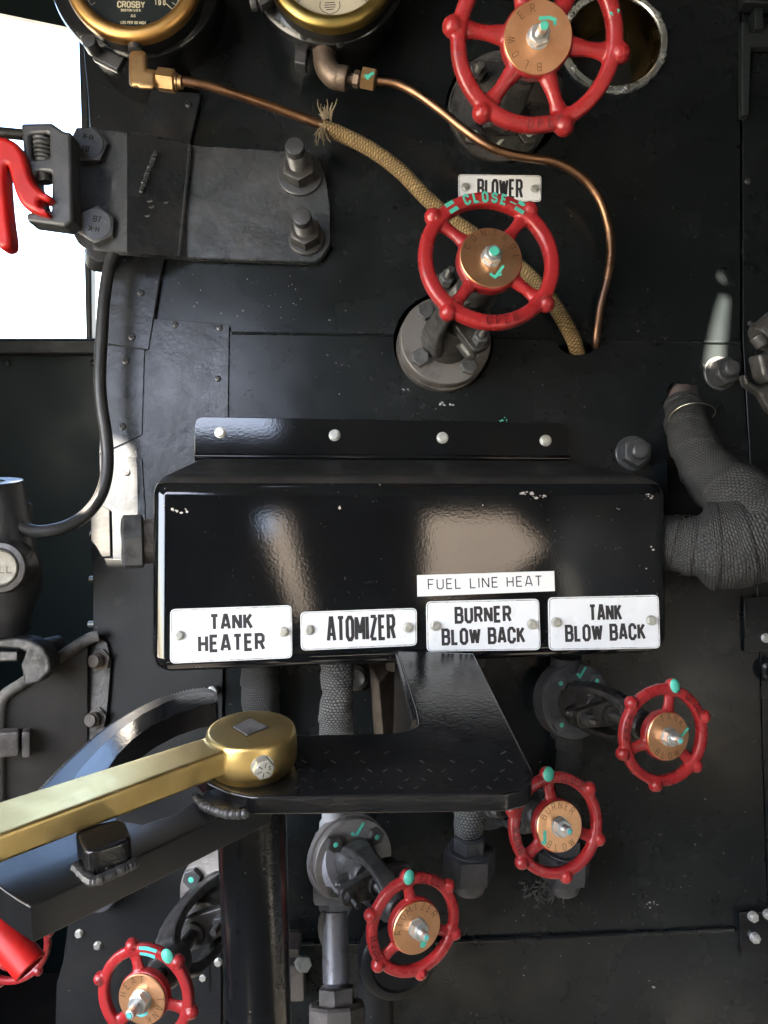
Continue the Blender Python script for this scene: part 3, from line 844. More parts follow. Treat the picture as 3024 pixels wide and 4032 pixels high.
g.ribbon([(rn2 * .84 * math.cos(R(-46 + i * 7)), rn2 * .84 * math.sin(R(-46 + i * 7))) for i in range(40)], 2.4 * s2, z=-.0047)
g.build('lettering', 'ink_black', dial2)
for x, y in ((1195, 108), (1335, 130)):
    g = MB(frame_z(at(x, y, .955), SHEET.n)); g.cyl(.006, -.02, .004, seg=16, b=.001); g.build('screw', 'steel_bolt', t2)
g = MB(); g.plate(sp(round_poly([(1165, 175), (1215, 172), (1205, 265), (1160, 255)], 6), .045), (), .02, .002, T=ST(.03)); g.build('lug', 'bolt_dark', t2)
g = MB(); g.rod(at(985, 14, .95), at(1012, 10, .95), .009, 16, .002); g.rod(at(1012, 8, .95), at(1060, -20, .95), .012, 6, .002); g.build('clamp_bolt', 'bolt_dark', t2)

# ------------------------------------------------------------------ gauge tubes with their fittings
def tube_pts(lst): return [SHEET.pt(x, y, o) for x, y, o in lst]
O1 = .100
t = thing('copper_tube', SHEET.pt(530, 250, O1), 'copper tube with a square brass elbow, running from the black gauge into the rope sleeve', 'tube', 'copper tubes of the gauges')
P = lambda x, y, o=O1: SHEET.pt(x, y, o)
px = .92 / F * 1.04
g = MB(); g.tube([P(700, 318), P(760, 326, .098), P(830, 340, .093), P(930, 372, .082), P(1040, 410, .068), P(1160, 452, .055), P(1290, 503, .046)], .0058, seg=16)
g.build('pipe', 'copper', t)
g = MB()
g.prism8([P(508, 345, O1 - .012), P(508, 345, O1 + .012), P(508, 200, O1 - .012), P(508, 200, O1 + .012), P(583, 345, O1 - .012), P(583, 345, O1 + .012), P(580, 200, O1 - .012), P(580, 200, O1 + .012)], .006, 3)
g.prism8([P(540, 350, O1 - .012), P(540, 350, O1 + .012), P(540, 270, O1 - .012), P(540, 270, O1 + .012), P(614, 354, O1 - .012), P(614, 354, O1 + .012), P(614, 274, O1 - .012), P(614, 274, O1 + .012)], .005, 3)
g.build('elbow', 'brass_fitting', t, remesh=.0011, rsmooth=2)
g = MB(); g.rod(P(533, 160), P(533, 203), .0085, 18, .001); g.build('nipple', 'bolt_dark', t)
ax = (P(690, 322) - P(616, 312))
T = frame_z(P(622, 312), ax); L = ax.length
g = MB(T); g.hexa(.0135, 0, L * .95, rot=.15, both=True); g.cyl(.0098, -.006, 0, seg=20); g.lathe([(.0095, L * .9), (.0095, L * 1.05), (.008, L * 1.1), (.0078, L * 1.3), (.0062, L * 1.34), (0, L * 1.34)], seg=20); g.build('nut', 'brass_fitting', t)

O2 = .055
P = lambda x, y, o=O2: SHEET.pt(x, y, o)
t = thing('copper_tube', P(1280, 240), 'winding copper tube with a round bronze elbow, crossing the blower flange to the notch', 'tube', 'copper tubes of the gauges')
g = MB(); g.tube(tube_pts([(1485, 318, O2), (1560, 330, O2), (1640, 368, O2), (1735, 436, O2), (1830, 512, O2 + .004), (1915, 570, O2 + .004), (1990, 602, O2 + .002), (2080, 620, O2), (2170, 634, .05), (2250, 668, .045), (2318, 722, .04), (2368, 800, .035), (2398, 905, .03), (2404, 1010, .028), (2390, 1104, .025)]), .0058, seg=16, cap=False); g.mi = 1
g.tube(tube_pts([(2390, 1104, .025), (2366, 1196, .02), (2351, 1300, .012), (2347, 1360, .002), (2343, 1440, -.030)]), .0058, seg=16, cap=False)
g.build('pipe', ['copper', 'copper_dull'], t)
g = MB(); g.tube([P(1277, 165), P(1277, 215), P(1284, 262), P(1315, 300), P(1352, 308)], [.0145, .0145, .0148, .0150, .0145], seg=24)
g.rod(P(1277, 158), P(1277, 208), .0152, 24, .0015); g.rod(P(1336, 305), P(1368, 312), .0152, 24, .0015)
g.build('elbow', 'bronze_elbow', t, remesh=.0012, rsmooth=2)
g = MB(); g.rod(P(1270, 108), P(1273, 165), .0085, 18, .001); g.rod(P(1360, 310), P(1420, 314), .0065, 18, .001); g.build('nipple', 'bronze_elbow', t)
ax = P(1410, 313) - P(1392, 309)
g = MB(frame_z(P(1392, 309), ax)); g.hexa(.0105, 0, .008, both=True); g.build('nut', 'bronze_elbow', t)
ax = P(1482, 317) - P(1425, 305)
TN = frame_z(P(1424, 305), ax)
g = MB(TN); g.hexa(.0140, 0, .0185, rot=.5, both=True); g.build('nut', 'brass_fitting', t)
g = MB(frame_z(P(1456, 300, O2 + .0128), SHEET.n)); g.ribbon([(-.006, .002), (-.003, -.001), (.005, .005)], .004); g.ribbon([(-.004, -.004), (.001, .002)], .004, z=.00003); g.build('paint_mark', 'teal_paint', t)

# rope sleeve over the first tube
SLV = [(1268, 496, .047), (1340, 528, .044), (1450, 582, .042), (1570, 668, .040), (1690, 790, .036), (1800, 880, .032), (1920, 962, .028), (2030, 1040, .026), (2110, 1112, .024), (2180, 1200, .020), (2240, 1300, .012), (2268, 1365, .002), (2292, 1450, -.030)]
t = thing('rope_sleeve', SHEET.pt(1270, 500, .045), 'tan woven rope sleeve with a frayed end, passing behind the control wheel', 'rope sleeve')
g = MB(); g.tube(tube_pts(SLV), [.0082] + [.0098] * 12, seg=28, n=10); g.build('braid', 'jute_braid', t)
def strand(mb, p0, d, L, r, kink):
    q = p0; pts = [q]
    for i in range(4):
        d = (d + Vector((random.uniform(-kink, kink), random.uniform(-kink, kink), random.uniform(-kink, kink)))).normalized()
        q = q + d * L / 4; pts.append(q)
    mb.tube(pts, [r, r, r, r * .8, r * .5], seg=5, n=2)
g = MB()
b0 = SHEET.pt(1278, 502, .046)
for k in range(44):
    a = random.uniform(0, 2 * math.pi)
    upw = 1 if k % 5 < 3 else -1
    p0 = b0 + SHEET.u * (math.cos(a) * .005 + (.004 if upw > 0 else -.003)) + SHEET.v * upw * .006 + SHEET.n * (.004 + abs(math.sin(a)) * .006)
    d = SHEET.v * upw * 1.0 + SHEET.u * random.uniform(-.28, .16) + SHEET.n * random.uniform(-.1, .3)
    strand(g, p0, d, random.uniform(.012, .026), random.uniform(.0007, .0011), .38)
g.tube([b0 + (SHEET.u * math.cos(a) + SHEET.n * math.sin(a)) * .0088 + SHEET.v * .002 * math.sin(3 * a) for a in [i * .5 for i in range(13)]], .0013, seg=6, n=3)
g.build('frayed_end', 'cloth_fray', t)

# ------------------------------------------------------------------ lamp recess
p = SHEET.pt(2413, 172, 0); s = 1.02 / F
t = thing('lamp_recess', p, 'round bright-rimmed recess with a brassy inside, half behind the blower wheel', 'lamp recess')
T = frame_z(p, SHEET.n)
r1 = 219 * s; ri = 188 * s
g = MB(T); g.lathe([(ri, .003), (ri, -.004), (r1 * .9, -.004), (r1, .0025), (r1 * .998, .005), (r1 * .97, .0075), (ri * 1.03, .0075), (ri * 1.005, .006), (ri, .003)], seg=80); ring = g.build('rim', 'nickel_ring', t)
for a in (-78, -18, 30, 90, 150, 215):
    g = MB(T @ Matrix.Translation(((r1 + ri) / 2 * math.cos(R(a)), (r1 + ri) / 2 * math.sin(R(a)), .0075))); r = .0046
    g.lathe([(0, 0), (r, 0), (r * .9, r * .4), (r * .45, r * .55), (r * .38, r * .2), (r * .2, r * .2), (r * .16, r * .6), (0, r * .6)], seg=14); g.build('screw', 'zinc', ring)
off = Vector((-.012, -.004, 0))
g = MB(T)
R0 = [(ri * math.cos(a), ri * math.sin(a), .004) for a in [2 * math.pi * i / 64 for i in range(64)]]
R1 = [(ri * .93 * math.cos(a) + off.x * .3, ri * .93 * math.sin(a), -.03) for a in [2 * math.pi * i / 64 for i in range(64)]]
rb = 150 * s
R2 = [(rb * math.cos(a) + off.x, rb * math.sin(a) + off.y, -.075) for a in [2 * math.pi * i / 64 for i in range(64)]]
g.rings([R0, R1, R2], cap0=False, cap1=False)
g.build('cone', 'brass_cone', t, smooth=60)
g = MB(T @ Matrix.Translation((off.x, off.y, -.074))); g.lathe([(rb, 0), (rb * 1.0, .003), (rb * .97, .005), (rb * .93, .003), (rb * .92, -.004), (rb, 0)], seg=64); g.build('inner_ring', 'brass_cone', t)
g = MB(T @ Matrix.Translation((off.x, off.y, -.10))); g.lathe([(0, -.06), (rb, -.06), (rb, .024), (rb * .985, .024), (rb * .985, -.05), (0, -.05)], seg=48); g.build('socket', 'black_hole', t)
g = MB(T @ Matrix.Translation((.008, -.004, -.105))); g.box((0, 0, 0), (.045, .022, .02), b=.003, rot=Matrix.Rotation(R(-6), 3, 'Z')); g.build('lamp_block', 'steel_grey', t)

# ------------------------------------------------------------------ heavy strap with bolts
stt = [(281, 640, 860), (283, 595, 895), (291, 556, 928), (305, 528, 953), (325, 511, 970), (350, 505, 982), (420, 511, 989), (500, 518, 993), (540, 522, 997), (620, 535, 1003), (700, 553, 1010), (738, 563, 1014), (752, 568, 1016), (800, 573, 1018), (1000, 585, 1024), (1150, 594, 1029), (1200, 598, 1030), (1238, 606, 1031), (1262, 640, 1016), (1282, 700, 992), (1296, 800, 965), (1299, 830, 955)]
def stoff(x):
    if x < 500: return .052 + (x - 281) / 219 * .016
    if x < 740: return .068 - (x - 500) / 240 * .052
    return .016
t = thing('hinge_strap', SHEET.pt(800, 780, .016), 'heavy dark bent steel strap bolted across the boiler near the window', 'strap')
g = MB()
fr, bk = [], []
for x, a, b in stt:
    o = stoff(x)
    fr.append((SHEET.pt(x, a, o), SHEET.pt(x, b, o))); 
TH = .011
RR = []
bevs = .0016
for (pa, pb) in fr:
    v = (pa - pb).normalized(); n = SHEET.n
    RR.append([pb - n * TH, pa - n * TH, pa - n * bevs, pa - v * bevs, pb + v * bevs, pb - n * bevs])
g.rings(RR)
strap_o = g.build('strap', 'black_plate', t, smooth=30)
# weld beads on it
def bead(parent, pts, r, m='black_plate', seg=8):
    g = MB(); P = catmull([Vector(p) for p in pts], 12)
    for i, q in enumerate(P):
        g.sph(q + Vector((random.uniform(-1, 1), 0, random.uniform(-1, 1))) * r * .22, r * random.uniform(.8, 1.1), seg=seg)
    return g.build('weld', m, parent)
bead(strap_o, [SHEET.pt(x, y, stoff(x) + .0005) for x, y in ((612, 605), (598, 645), (578, 690), (556, 755))], .0036)
for x, y in ((585, 790), (592, 812), (575, 848), (650, 795)):
    bead(strap_o, [SHEET.pt(x - 14, y, stoff(x) + .000), SHEET.pt(x, y + 4, stoff(x)), SHEET.pt(x + 14, y, stoff(x))], .0016)
# raised lip beside the bend
g = MB(); g.prism8([SHEET.pt(x, y, o) for x, y, o in ((700, 1006, .016), (700, 1006, .026), (742, 572, .016), (742, 572, .026), (712, 1006, .016), (712, 1006, .024), (756, 572, .016), (756, 572, .024))], .001)
g.build('lip', 'black_plate', strap_o)
nL = SHEET.n
for (x, y, rot, tx) in ((348, 588, .1, (('H-K', (0, .008), R(168)), ('B7', (-.003, -.007), R(168)))), (378, 900, .45, (('B7', (.002, .006), R(-8)), ('H-K', (-.002, -.006), R(172))))):
    z = SHEET.n + RT * .12 - UP * .06
    T = frame_z(SHEET.pt(x + 12, y + 3, stoff(x + 12) - .001), z)
    g = MB(T); g.hexa(.0238, 0, .0175, rot=rot, cham=.10); b = g.build('bolt_head', 'bolt_dark', t)
    g = MB(T)
    for s_, o_, r_ in tx: letter(g, s_, .0066, .0014, Matrix.Translation((o_[0], o_[1], 0)) @ Matrix.Rotation(r_, 4, 'Z'), z=.0175 + .0238 * .03 + .00005, sx=1.0)
    g.build('lettering', 'black_hole', b)
for wx, wy, rw, rn_, L_, tl in ((1182, 688, .030, .0225, .066, 0), (1207, 938, .024, .0205, .060, 0)):
    T = SHEET.mat(wx, wy, .0165)
    Tt = frame_z(SHEET.pt(wx, wy, .0165), SHEET.n + UP * .04)
    g = MB(Tt); g.lathe([(0, 0), (rw, 0), (rw, .003), (rw * .93, .0045), (rw * .5, .0045), (0, .0045)], seg=40); g.build('washer', 'bolt_dark', t)
    g = MB(Tt); g.hexa(rn_, .0045, .0265, rot=R(30), both=True); g.build('nut', 'steel_dark', t)
    g = MB(Tt); g.thread(.0125, .02, L_ - .012, pitch=.0022, seg=24); g.cyl(.0118, L_ - .013, L_, seg=24, b=.002); g.build('stud', 'bolt_dark', t)
g = MB(); g.rod(SHEET.pt(392, 985, .055), SHEET.pt(384, 1030, .02), .016, 12, .004); g.build('nut', 'bolt_dark', t)

# spring clamp block and red lever beyond the strap
dB = .93
t = thing('spring_clamp', at(190, 700, dB), 'black clamp block with a coil spring in its slot, beside the strap', 'clamp')
BP = Plane(at(190, 700, dB), -FWD)
bp = lambda pts: [BP.loc(x, y) for x, y in pts]
g = MB(); g.plate(round_poly(bp([(95, 500), (215, 498), (262, 530), (292, 535), (300, 880), (268, 905), (122, 885), (116, 850), (170, 845), (108, 640)]), .004), [round_poly(bp([(132, 545), (205, 540), (208, 632), (140, 640)]), .003), round_poly(bp([(150, 700), (172, 690), (214, 690), (216, 745), (214, 840), (190, 858), (165, 850), (150, 800)]), .004)], .03, .004, T=BP.frame() @ Matrix.Translation((0, 0, -.02)), bres=3)
g.build('block', 'bolt_dark', t)
g = MB(); c0 = at(168, 540, dB); c1 = at(174, 640, dB)
hel = [c0.lerp(c1, i / 60) + (RT * math.cos(i * .62) + FWD * math.sin(i * .62)) * .0095 for i in range(61)]
g.tube(hel, .0022, seg=8, smooth=False); g.build('spring', 'steel_bolt', t)
g = MB(); g.rod(at(170, 640, dB), at(180, 720, dB), .009, 18, .002); g.build('pin', 'steel_dark', t)
g = MB(); g.box((0, 0, 0), (.024, .034, .006), T=BP.frame() @ Matrix.Translation((*BP.loc(170, 592), -.020))); g.build('back_plate', 'steel_oily', t)
g = MB(); g.rod(at(-2300, 300, dB + .03), at(105, 532, dB + .02), .0068, 14); tag(g.build('rod', 'black_sheet_dull'), 'thin dark rod reaching from outside the window to the clamp block', 'rod')

t = thing('red_lever', at(20, 780, dB - .02), 'red hooked lever hanging in the window beside the spring clamp', 'lever')
LP = Plane(at(60, 700, dB - .01), -FWD)
lp = lambda pts: [LP.loc(x, y) for x, y in pts]
hook = [(-130, 555), (-40, 552), (28, 555), (78, 578), (110, 622), (128, 680), (146, 728), (182, 764), (218, 790), (206, 806), (172, 800), (176, 826), (204, 846), (196, 862), (150, 850), (104, 822), (78, 776), (60, 716), (46, 668), (38, 690), (42, 780), (52, 880), (62, 955), (54, 986), (24, 992), (4, 968), (-4, 900), (-30, 800), (-130, 760)]
hk = catmull([Vector((x, y, 0)) for x, y in hook], 5)
g = MB(); g.plate(lp([(p.x, p.y) for p in hk]), (), .026, .006, T=LP.frame() @ Matrix.Translation((0, 0, -.013)), bres=4)
g.build('handle', 'red_bright', t)

# ------------------------------------------------------------------ black cable loop
CBL = [(455, 985, .05), (430, 1050, .055), (410, 1180, .06), (402, 1300, .062), (395, 1420, .062), (394, 1520, .062), (402, 1610, .060), (416, 1700, .058), (424, 1790, .056), (418, 1880, .058), (392, 1958, .062), (345, 2020, .070), (285, 2062, .08), (215, 2086, .09), (140, 2092, .095), (70, 2068, .10), (20, 2010, .10), (-20, 1930, .10), (-60, 1800, .10), (-240, 1500, .11), (-900, 1250, .11), (-2500, 1150, .11)]
g = MB(); g.tube(tube_pts(CBL), .0076, seg=18)
tag(g.build('cable', 'rubber'), 'thick black cable hanging in a loop beside the window sill', 'cable')

# ------------------------------------------------------------------ lubricator body at the window side
dL = .90
t = thing('oil_feeder', at(-20, 2200, dL), 'black cast cylinder with a round lettered cap, partly out of view under the cable loop', 'oil feeder')
c = at(-45, 1895, dL); vz = Vector((0, 0, 1))
s = dL / F
g = MB(Matrix.Translation(c - Vector((0, 0, 610 * s))))
H = 610 * s
g.lathe([(0, 0), (112 * s, 0), (118 * s, 60 * s), (160 * s, 150 * s), (168 * s, 190 * s), (166 * s, 260 * s), (152 * s, 330 * s), (140 * s, 480 * s), (132 * s, H - .01), (130 * s, H - .003), (124 * s, H), (60 * s, H), (60 * s, H - .004), (0, H - .004)], seg=48)
g.box((0.0, -.03, H * .12), (.012, .05, H * .24), b=.003)
g.build('body', 'bolt_dark', t)
T = frame_z(at(0, 2235, dL - .045), -FWD)
g = MB(T); g.lathe([(0, -.03), (99 * s, -.03), (99 * s, -.004), (92 * s, 0), (74 * s, .001), (68 * s, -.002), (0, -.002)], seg=48); g.build('boss', 'steel_dark', t)
g = MB(T); g.lathe([(0, -.004), (67 * s, -.004), (66 * s, .0005), (62 * s, .0012), (58 * s, .0004), (0, .0004)], seg=48); cap = g.build('cap', 'dull_cap', t)
g = MB(T); letter(g, 'FILL', 26 * s, 5 * s, None, width=84 * s, z=.0007, at2=(2 * s, -6 * s)); g.build('lettering', 'ink_dark_engraved', cap)
g = MB(); g.plate(round_poly([(0, 0), (.012, .0), (.012, .022), (0, .03)], .004), (), .01, .001, T=frame_z(at(92, 2058, dL + .03), -FWD)); g.build('lug', 'bolt_dark', t)

# shelf bracket and tray under it
t = thing('shelf_bracket', at(80, 2600, .92), 'dusty bent steel bracket under the cast cylinder, welded to the sloping tray', 'bracket')
BK = Plane(at(80, 2600, .90), -FWD)
bk = lambda pts: [BK.loc(x, y) for x, y in pts]
g = MB(); g.plate(bk([(-200, 2540), (-200, 2520), (70, 2512), (115, 2520), (165, 2545), (195, 2590), (200, 2640), (150, 2690), (96, 2700), (88, 2660), (80, 2620), (92, 2590), (100, 2568), (70, 2556)]), (), .03, .003, T=BK.frame() @ Matrix.Translation((0, 0, -.03)))
g.plate(bk([(-200, 2572), (48, 2572), (48, 2612), (-200, 2620)]), (), .02, .002, T=BK.frame() @ Matrix.Translation((0, 0, -.032)))
g.rod(at(150, 2560, .95), at(238, 2540, .98), .013, 18, .003)
g.build('plate', 'steel_dark', t)
t = thing('tray', at(200, 2850, .95), 'large sloping dusty steel tray with a bolted flange, behind the toothed rack', 'tray')
TP = Plane(at(360, 2600, .965), -FWD + RT * .35 + UP * .0)
tp = lambda pts: [TP.loc(x, y) for x, y in pts]
face = [(345, 2535), (215, 2620), (90, 2700), (20, 2745), (2, 2790), (2, 3400), (345, 3400)]
g = MB(); g.plate(tp(face), (), .003, .0006, T=TP.frame()); g.build('panel', 'tray_panel', t)
g = MB(); g.tube([TP.pt(x, y, .004) for x, y in ((388, 2505), (340, 2520), (215, 2602), (90, 2690), (18, 2738), (0, 2790), (-4, 2900), (-4, 3400))], .0072, seg=10); g.build('rim', 'dusty_steel', t)
g = MB(); g.plate(sp([(334, 2522), (384, 2500), (424, 2530), (440, 2600), (432, 2720), (418, 2860), (400, 3300), (334, 3300)], .014), (), .003, .0006, T=ST(.014)); g.build('flange', 'steel_dark', t)
for x, y in ((388, 2600), (375, 2830)):
    T = frame_z(SHEET.pt(x + 8, y - 2, .017), SHEET.n - RT * .25)
    g = MB(T); g.hexa(.0145, 0, .003, rot=.3); g.build('nut', 'rusty_steel', t)
    g = MB(T); g.thread(.0092, .003, .013, pitch=.0026, seg=18); g.cyl(.0080, .012, .016, seg=18, b=.001); g.build('stud', 'rusty_steel', t)
T = frame_z(TP.pt(55, 2910, .004), TP.n)
g = MB(T); g.box((-.004, 0, .012), (.024, .030, .024), b=.004); g.box((.015, -.003, .010), (.010, .032, .020), b=.003); g.build('square_nut', 'steel_grey', t)
# ------------------------------------------------------------------ cover box
bTL, bTR, bBR, bBL = at(582, 1878, .845), at(2652, 1883, .875), at(2658, 2588, .8615), at(578, 2670, .831)
def sheet_y(x, z, off):
    """point of the sheet plane with given x and z"""
    # n.(p-p0)=off
    p0 = SHEET.p0 + SHEET.n * off; n = SHEET.n
    y = p0.y - (n.x * (x - p0.x) + n.z * (z - p0.z)) / n.y
    return Vector((x, y, z))
kTL = SHEET.pt(768, 1797, .008); kTR = SHEET.pt(2244, 1806, .008)
kBL = sheet_y(kTL.x, bBL.z + .004, .008); kBR = sheet_y(kTR.x, bBR.z + .004, .008)
BF = Plane(bBL, (bBR - bBL).cross(bTL - bBL), bBR - bBL)
boxt = thing('cover_box', (bBL + kBL) / 2, 'wide glossy black box cover bolted to the boiler above the four labelled valves', 'cover box')
g = MB()
#      x y z bits: (left/right)(front/back)(bottom/top)
g.prism8([bBL, bTL, kBL, kTL, bBR, bTR, kBR, kTR], .0205, 9)
body = g.build('cover', ['black_gloss', 'black_gloss_dusty'], boxt, smooth=50)
for p_ in body.data.polygons:
    if p_.normal.z > .72: p_.material_index = 1      # dust lying on the sloping top
g = MB(); g.plate(round_poly(sp([(768, 1815), (768, 1642), (2240, 1668), (2242, 1818)], .008), [0, .012, .012, 0]), (), .003, .0008, T=ST(.0085))
g.tube([SHEET.pt(x, y, .0125) for x, y in ((772, 1797), (1500, 1801), (2240, 1806))], .004, seg=10)
g.build('flange', 'black_gloss', boxt)
for x, y in ((868, 1703), (1318, 1714), (1742, 1724), (2148, 1735)):
    T = SHEET.mat(x, y, .0117, random.random())
    g = MB(T); g.cyl(.0076, 0, .0014, seg=24, b=.0004); g.hexa(.0064, .0014, .0062); g.cyl(.0042, .006, .0066, seg=18); g.build('bolt', 'zinc_pale', boxt)
# bare spots where the paint has chipped
def chips(lst, off=.00012):
    g = MB()
    for cx, cy, n, spx, spy, sz in lst:
        for k in range(n):
            x = cx + random.uniform(-spx, spx); y = cy + random.uniform(-spy, spy); r = sz * random.uniform(.35, 1)
            m = random.randint(6, 9)
            g.blob([BF.loc(x + r * random.uniform(.5, 1) * math.cos(2 * math.pi * i / m), y + r * random.uniform(.4, .8) * math.sin(2 * math.pi * i / m), off) for i in range(m)], T=BF.frame(), z=off + k * 8e-6)
    return g.build('paint_chips', 'primer_chip', body, fixn=False)
chips([(710, 2010, 10, 32, 9, 9), (1335, 1998, 3, 6, 4, 8), (2430, 2003, 2, 8, 4, 7), (1900, 1990, 1, 2, 2, 5), (2568, 2160, 3, 8, 8, 7), (1500, 2200, 1, 1, 1, 3), (2540, 2240, 2, 5, 5, 5), (640, 1998, 2, 6, 8, 6)])
g = MB()
TE = Plane((bTL + kTL) / 2, (bTR - bTL).cross(kTL - bTL), bTR - bTL)
cc = (Plane(bTL, BF.n.normalized() + TE.n.normalized() * (1 if TE.n.z > 0 else -1), bTR - bTL))
for cx, cy, n, spx, spy, sz in ((2075, 1942, 9, 26, 6, 12), (2125, 1956, 6, 26, 5, 11), (2560, 1955, 7, 14, 10, 9), (1495, 1910, 2, 6, 3, 7)):
    for k in range(n):
        x = cx + random.uniform(-spx, spx); y = cy + random.uniform(-spy, spy); r = sz * random.uniform(.35, 1); m = 7
        off = -.0052
        g.blob([cc.loc(x + r * random.uniform(.5, 1) * math.cos(2 * math.pi * i / m), y + r * random.uniform(.3, .6) * math.sin(2 * math.pi * i / m), off) for i in range(m)], T=cc.frame(), z=off + k * 8e-6)
g.build('paint_chips', 'primer_chip', body, fixn=False)

# ------------------------------------------------------------------ enamel signs
def sign(name, PL, corners, off, lines, screws, lab, cat, group, th=.0016, base='white_enamel', rad=.006, ink='ink_black', wst=.0022, mono=False, edge=True):
    C = [Vector(PL.loc(x, y, off)) for x, y in corners]       # tl tr br bl
    cx, cy = sum(x for x, y in corners) / 4, sum(y for x, y in corners) / 4
    t = thing(name, PL.pt(cx, cy, off), lab, cat, group)
    T = PL.frame() @ Matrix.Translation((0, 0, off))
    g = MB(T); g.plate(round_poly([C[0], C[3], C[2], C[1]], rad), (), th, th * .35)
    plate = g.build('plate', base, t)
    ang = math.atan2((C[1] - C[0]).y, (C[1] - C[0]).x)
    if edge:
        g = MB(T); k = .965
        mid = (C[0] + C[1] + C[2] + C[3]) / 4
        ins = []
        for c in (C[0], C[3], C[2], C[1]):
            d = c - mid; ins.append(mid + Vector((d.x - math.copysign(.0014, d.x), d.y - math.copysign(.0014, d.y))))
        g.ribbon(round_poly(ins, rad * .8), .0007, z=th + .00006, closed=True); g.build('border', 'enamel_edge', plate)
    g = MB(T)
    for s, x, y, wpx, hpx in lines:
        hpx *= 1.10; c = PL.loc(x, y, off + th)
        k = (PL.pt(x + 1, y, off) - PL.pt(x, y, off)).length
        M2 = Matrix.Translation((*c, 0)) @ Matrix.Rotation(ang, 4, 'Z')
        letter(g, s, hpx * k - wst, wst, M2, sx=.92 if not mono else 1.0, gap=.30, width=wpx * k - wst, z=th + .00009)
    g.build('lettering', ink, plate)
    for x, y in screws:
        g = MB(PL.mat(x, y, off + th, random.random())); g.cyl(.0058, 0, .0010, seg=24, b=.0003); g.hexa(.0047, .001, .0042); g.cyl(.0028, .0042, .0047, seg=16); g.build('screw', 'zinc_pale', t)
    return t
SG = 'white enamel signs'
OFF = .0006
sign('sign', SHEET, [(1804, 688), (2131, 692), (2131, 796), (1804, 790)], .0025, [('BLOWER', 1969, 743, 180, 72)], [(1832, 738), (2106, 744)], 'white sign reading BLOWER on the upper sheet between the two biggest wheels', 'sign', SG, wst=.0035, rad=.005)
sign('sign', BF, [(671, 2398), (1150, 2382), (1152, 2591), (670, 2613)], OFF, [('TANK', 911, 2448, 172, 60), ('HEATER', 912, 2531, 264, 64)], [(706, 2501), (1117, 2487)], 'white sign reading TANK HEATER on the black cover box', 'sign', SG, wst=.0035)
sign('sign', BF, [(1183, 2409), (1641, 2393), (1642, 2542), (1185, 2562)], OFF, [('ATOMIZER', 1422, 2473, 272, 92)], [(1217, 2480), (1606, 2470)], 'white sign reading ATOMIZER on the black cover box', 'sign', SG, wst=.0037)
sign('sign', BF, [(1677, 2368), (2122, 2357), (2128, 2559), (1680, 2566)], OFF, [('BURNER', 1902, 2420, 224, 60), ('BLOW BACK', 1904, 2504, 330, 60)], [(1714, 2464), (2094, 2458)], 'white sign reading BURNER BLOW BACK under the paper label', 'sign', SG, wst=.0033)
sign('sign', BF, [(2157, 2352), (2592, 2342), (2599, 2552), (2160, 2561)], OFF, [('TANK', 2384, 2412, 132, 60), ('BLOW BACK', 2384, 2490, 318, 60)], [(2189, 2450), (2563, 2443)], 'white sign reading TANK BLOW BACK at the end of the row', 'sign', SG, wst=.0033)
sign('label', BF, [(1642, 2265), (2182, 2248), (2185, 2327), (1643, 2349)], .0004, [('FUEL LINE HEAT', 1910, 2294, 450, 38)], [], 'thin white paper label reading FUEL LINE HEAT stuck above a sign', 'label', None, th=.0003, base='white_label', rad=.0003, wst=.0013, mono=True, edge=False)

# ------------------------------------------------------------------ hex plug at the end of the box
P0 = at(610, 2130, .90)
t = thing('pipe_plug', P0, 'bright worn hex plug with a mesh collar at the window end of the cover box', 'plug')
ax = Vector((-1, -.30, .02)).normalized()
T = frame_z(P0, ax)
g = MB(T); g.cyl(.026, -.03, .012, seg=24); g.build('neck', 'rusty_steel', t)
g = MB(T); g.hexa(.0335, .012, .036, rot=R(10), both=True, cham=.12); g.build('hex', 'steel_bolt', t)
g = MB(T)
g.tube([Vector((.001, 0, -.03)), Vector((0, 0, -.012)), Vector((0, .0, -.001))], [.034, .037, .034], seg=36)
g.build('collar', 'glass_cloth', t)
g = MB(T)
g.tube([Vector((-.0, -.036, -.022)), Vector((0, -.044, -.018)), Vector((0, -.050, -.016))], [.008, .006, .002], seg=8); g.build('frayed_end', 'cloth_fray_dark', t)

# ------------------------------------------------------------------ lagged pipe at the far end of the box
t = thing('lagged_pipe', at(2800, 2000, .93), 'fat elbow pipe wrapped in dark woven cloth, entering the end of the cover box', 'pipe')
g = MB()
g.tube([at(2672, 1440, 1.09), at(2680, 1530, 1.040), at(2700, 1630, .990), at(2760, 1790, .935)], .0205, seg=24); g.build('pipe', 'bare_pipe', t)
def wrap(pts, rad, seg=44, n=20, m='glass_cloth', amp=.0012, nm='wrapping'):
    g = MB(); P = catmull([Vector(p) for p in pts], n)
    k = len(rad); m_ = len(P); rr = []
    for i in range(m_):
        t_ = i / (m_ - 1) * (k - 1); a = min(int(t_), k - 2); fr = t_ - a; fr = fr * fr * (3 - 2 * fr)
        rr.append(rad[a] * (1 - fr) + rad[a + 1] * fr)
    s0 = len(g.bm.verts)
    g.tube(P, rr, seg=seg, smooth=False)
    g.bm.verts.ensure_lookup_table()
    from mathutils import noise
    nturn = sum((P[i + 1] - P[i]).length for i in range(m_ - 1)) / .030
    for i_, v in enumerate(list(g.bm.verts)[s0:]):
        q = v.co
        ri_, j_ = divmod(i_, seg)
        ph = (ri_ / (m_ - 1) * nturn + j_ / seg) % 1.0            # overlapping turns of the cloth tape
        d = noise.noise(q * 28) * amp * 2.4 + noise.noise(q * 75) * amp * 1.3 + (ph - .5) * amp * 1.5
        cen = P[min(ri_, m_ - 1)]
        v.co = q + (q - cen).normalized() * d
    return g.build(nm, m, t, smooth=60)
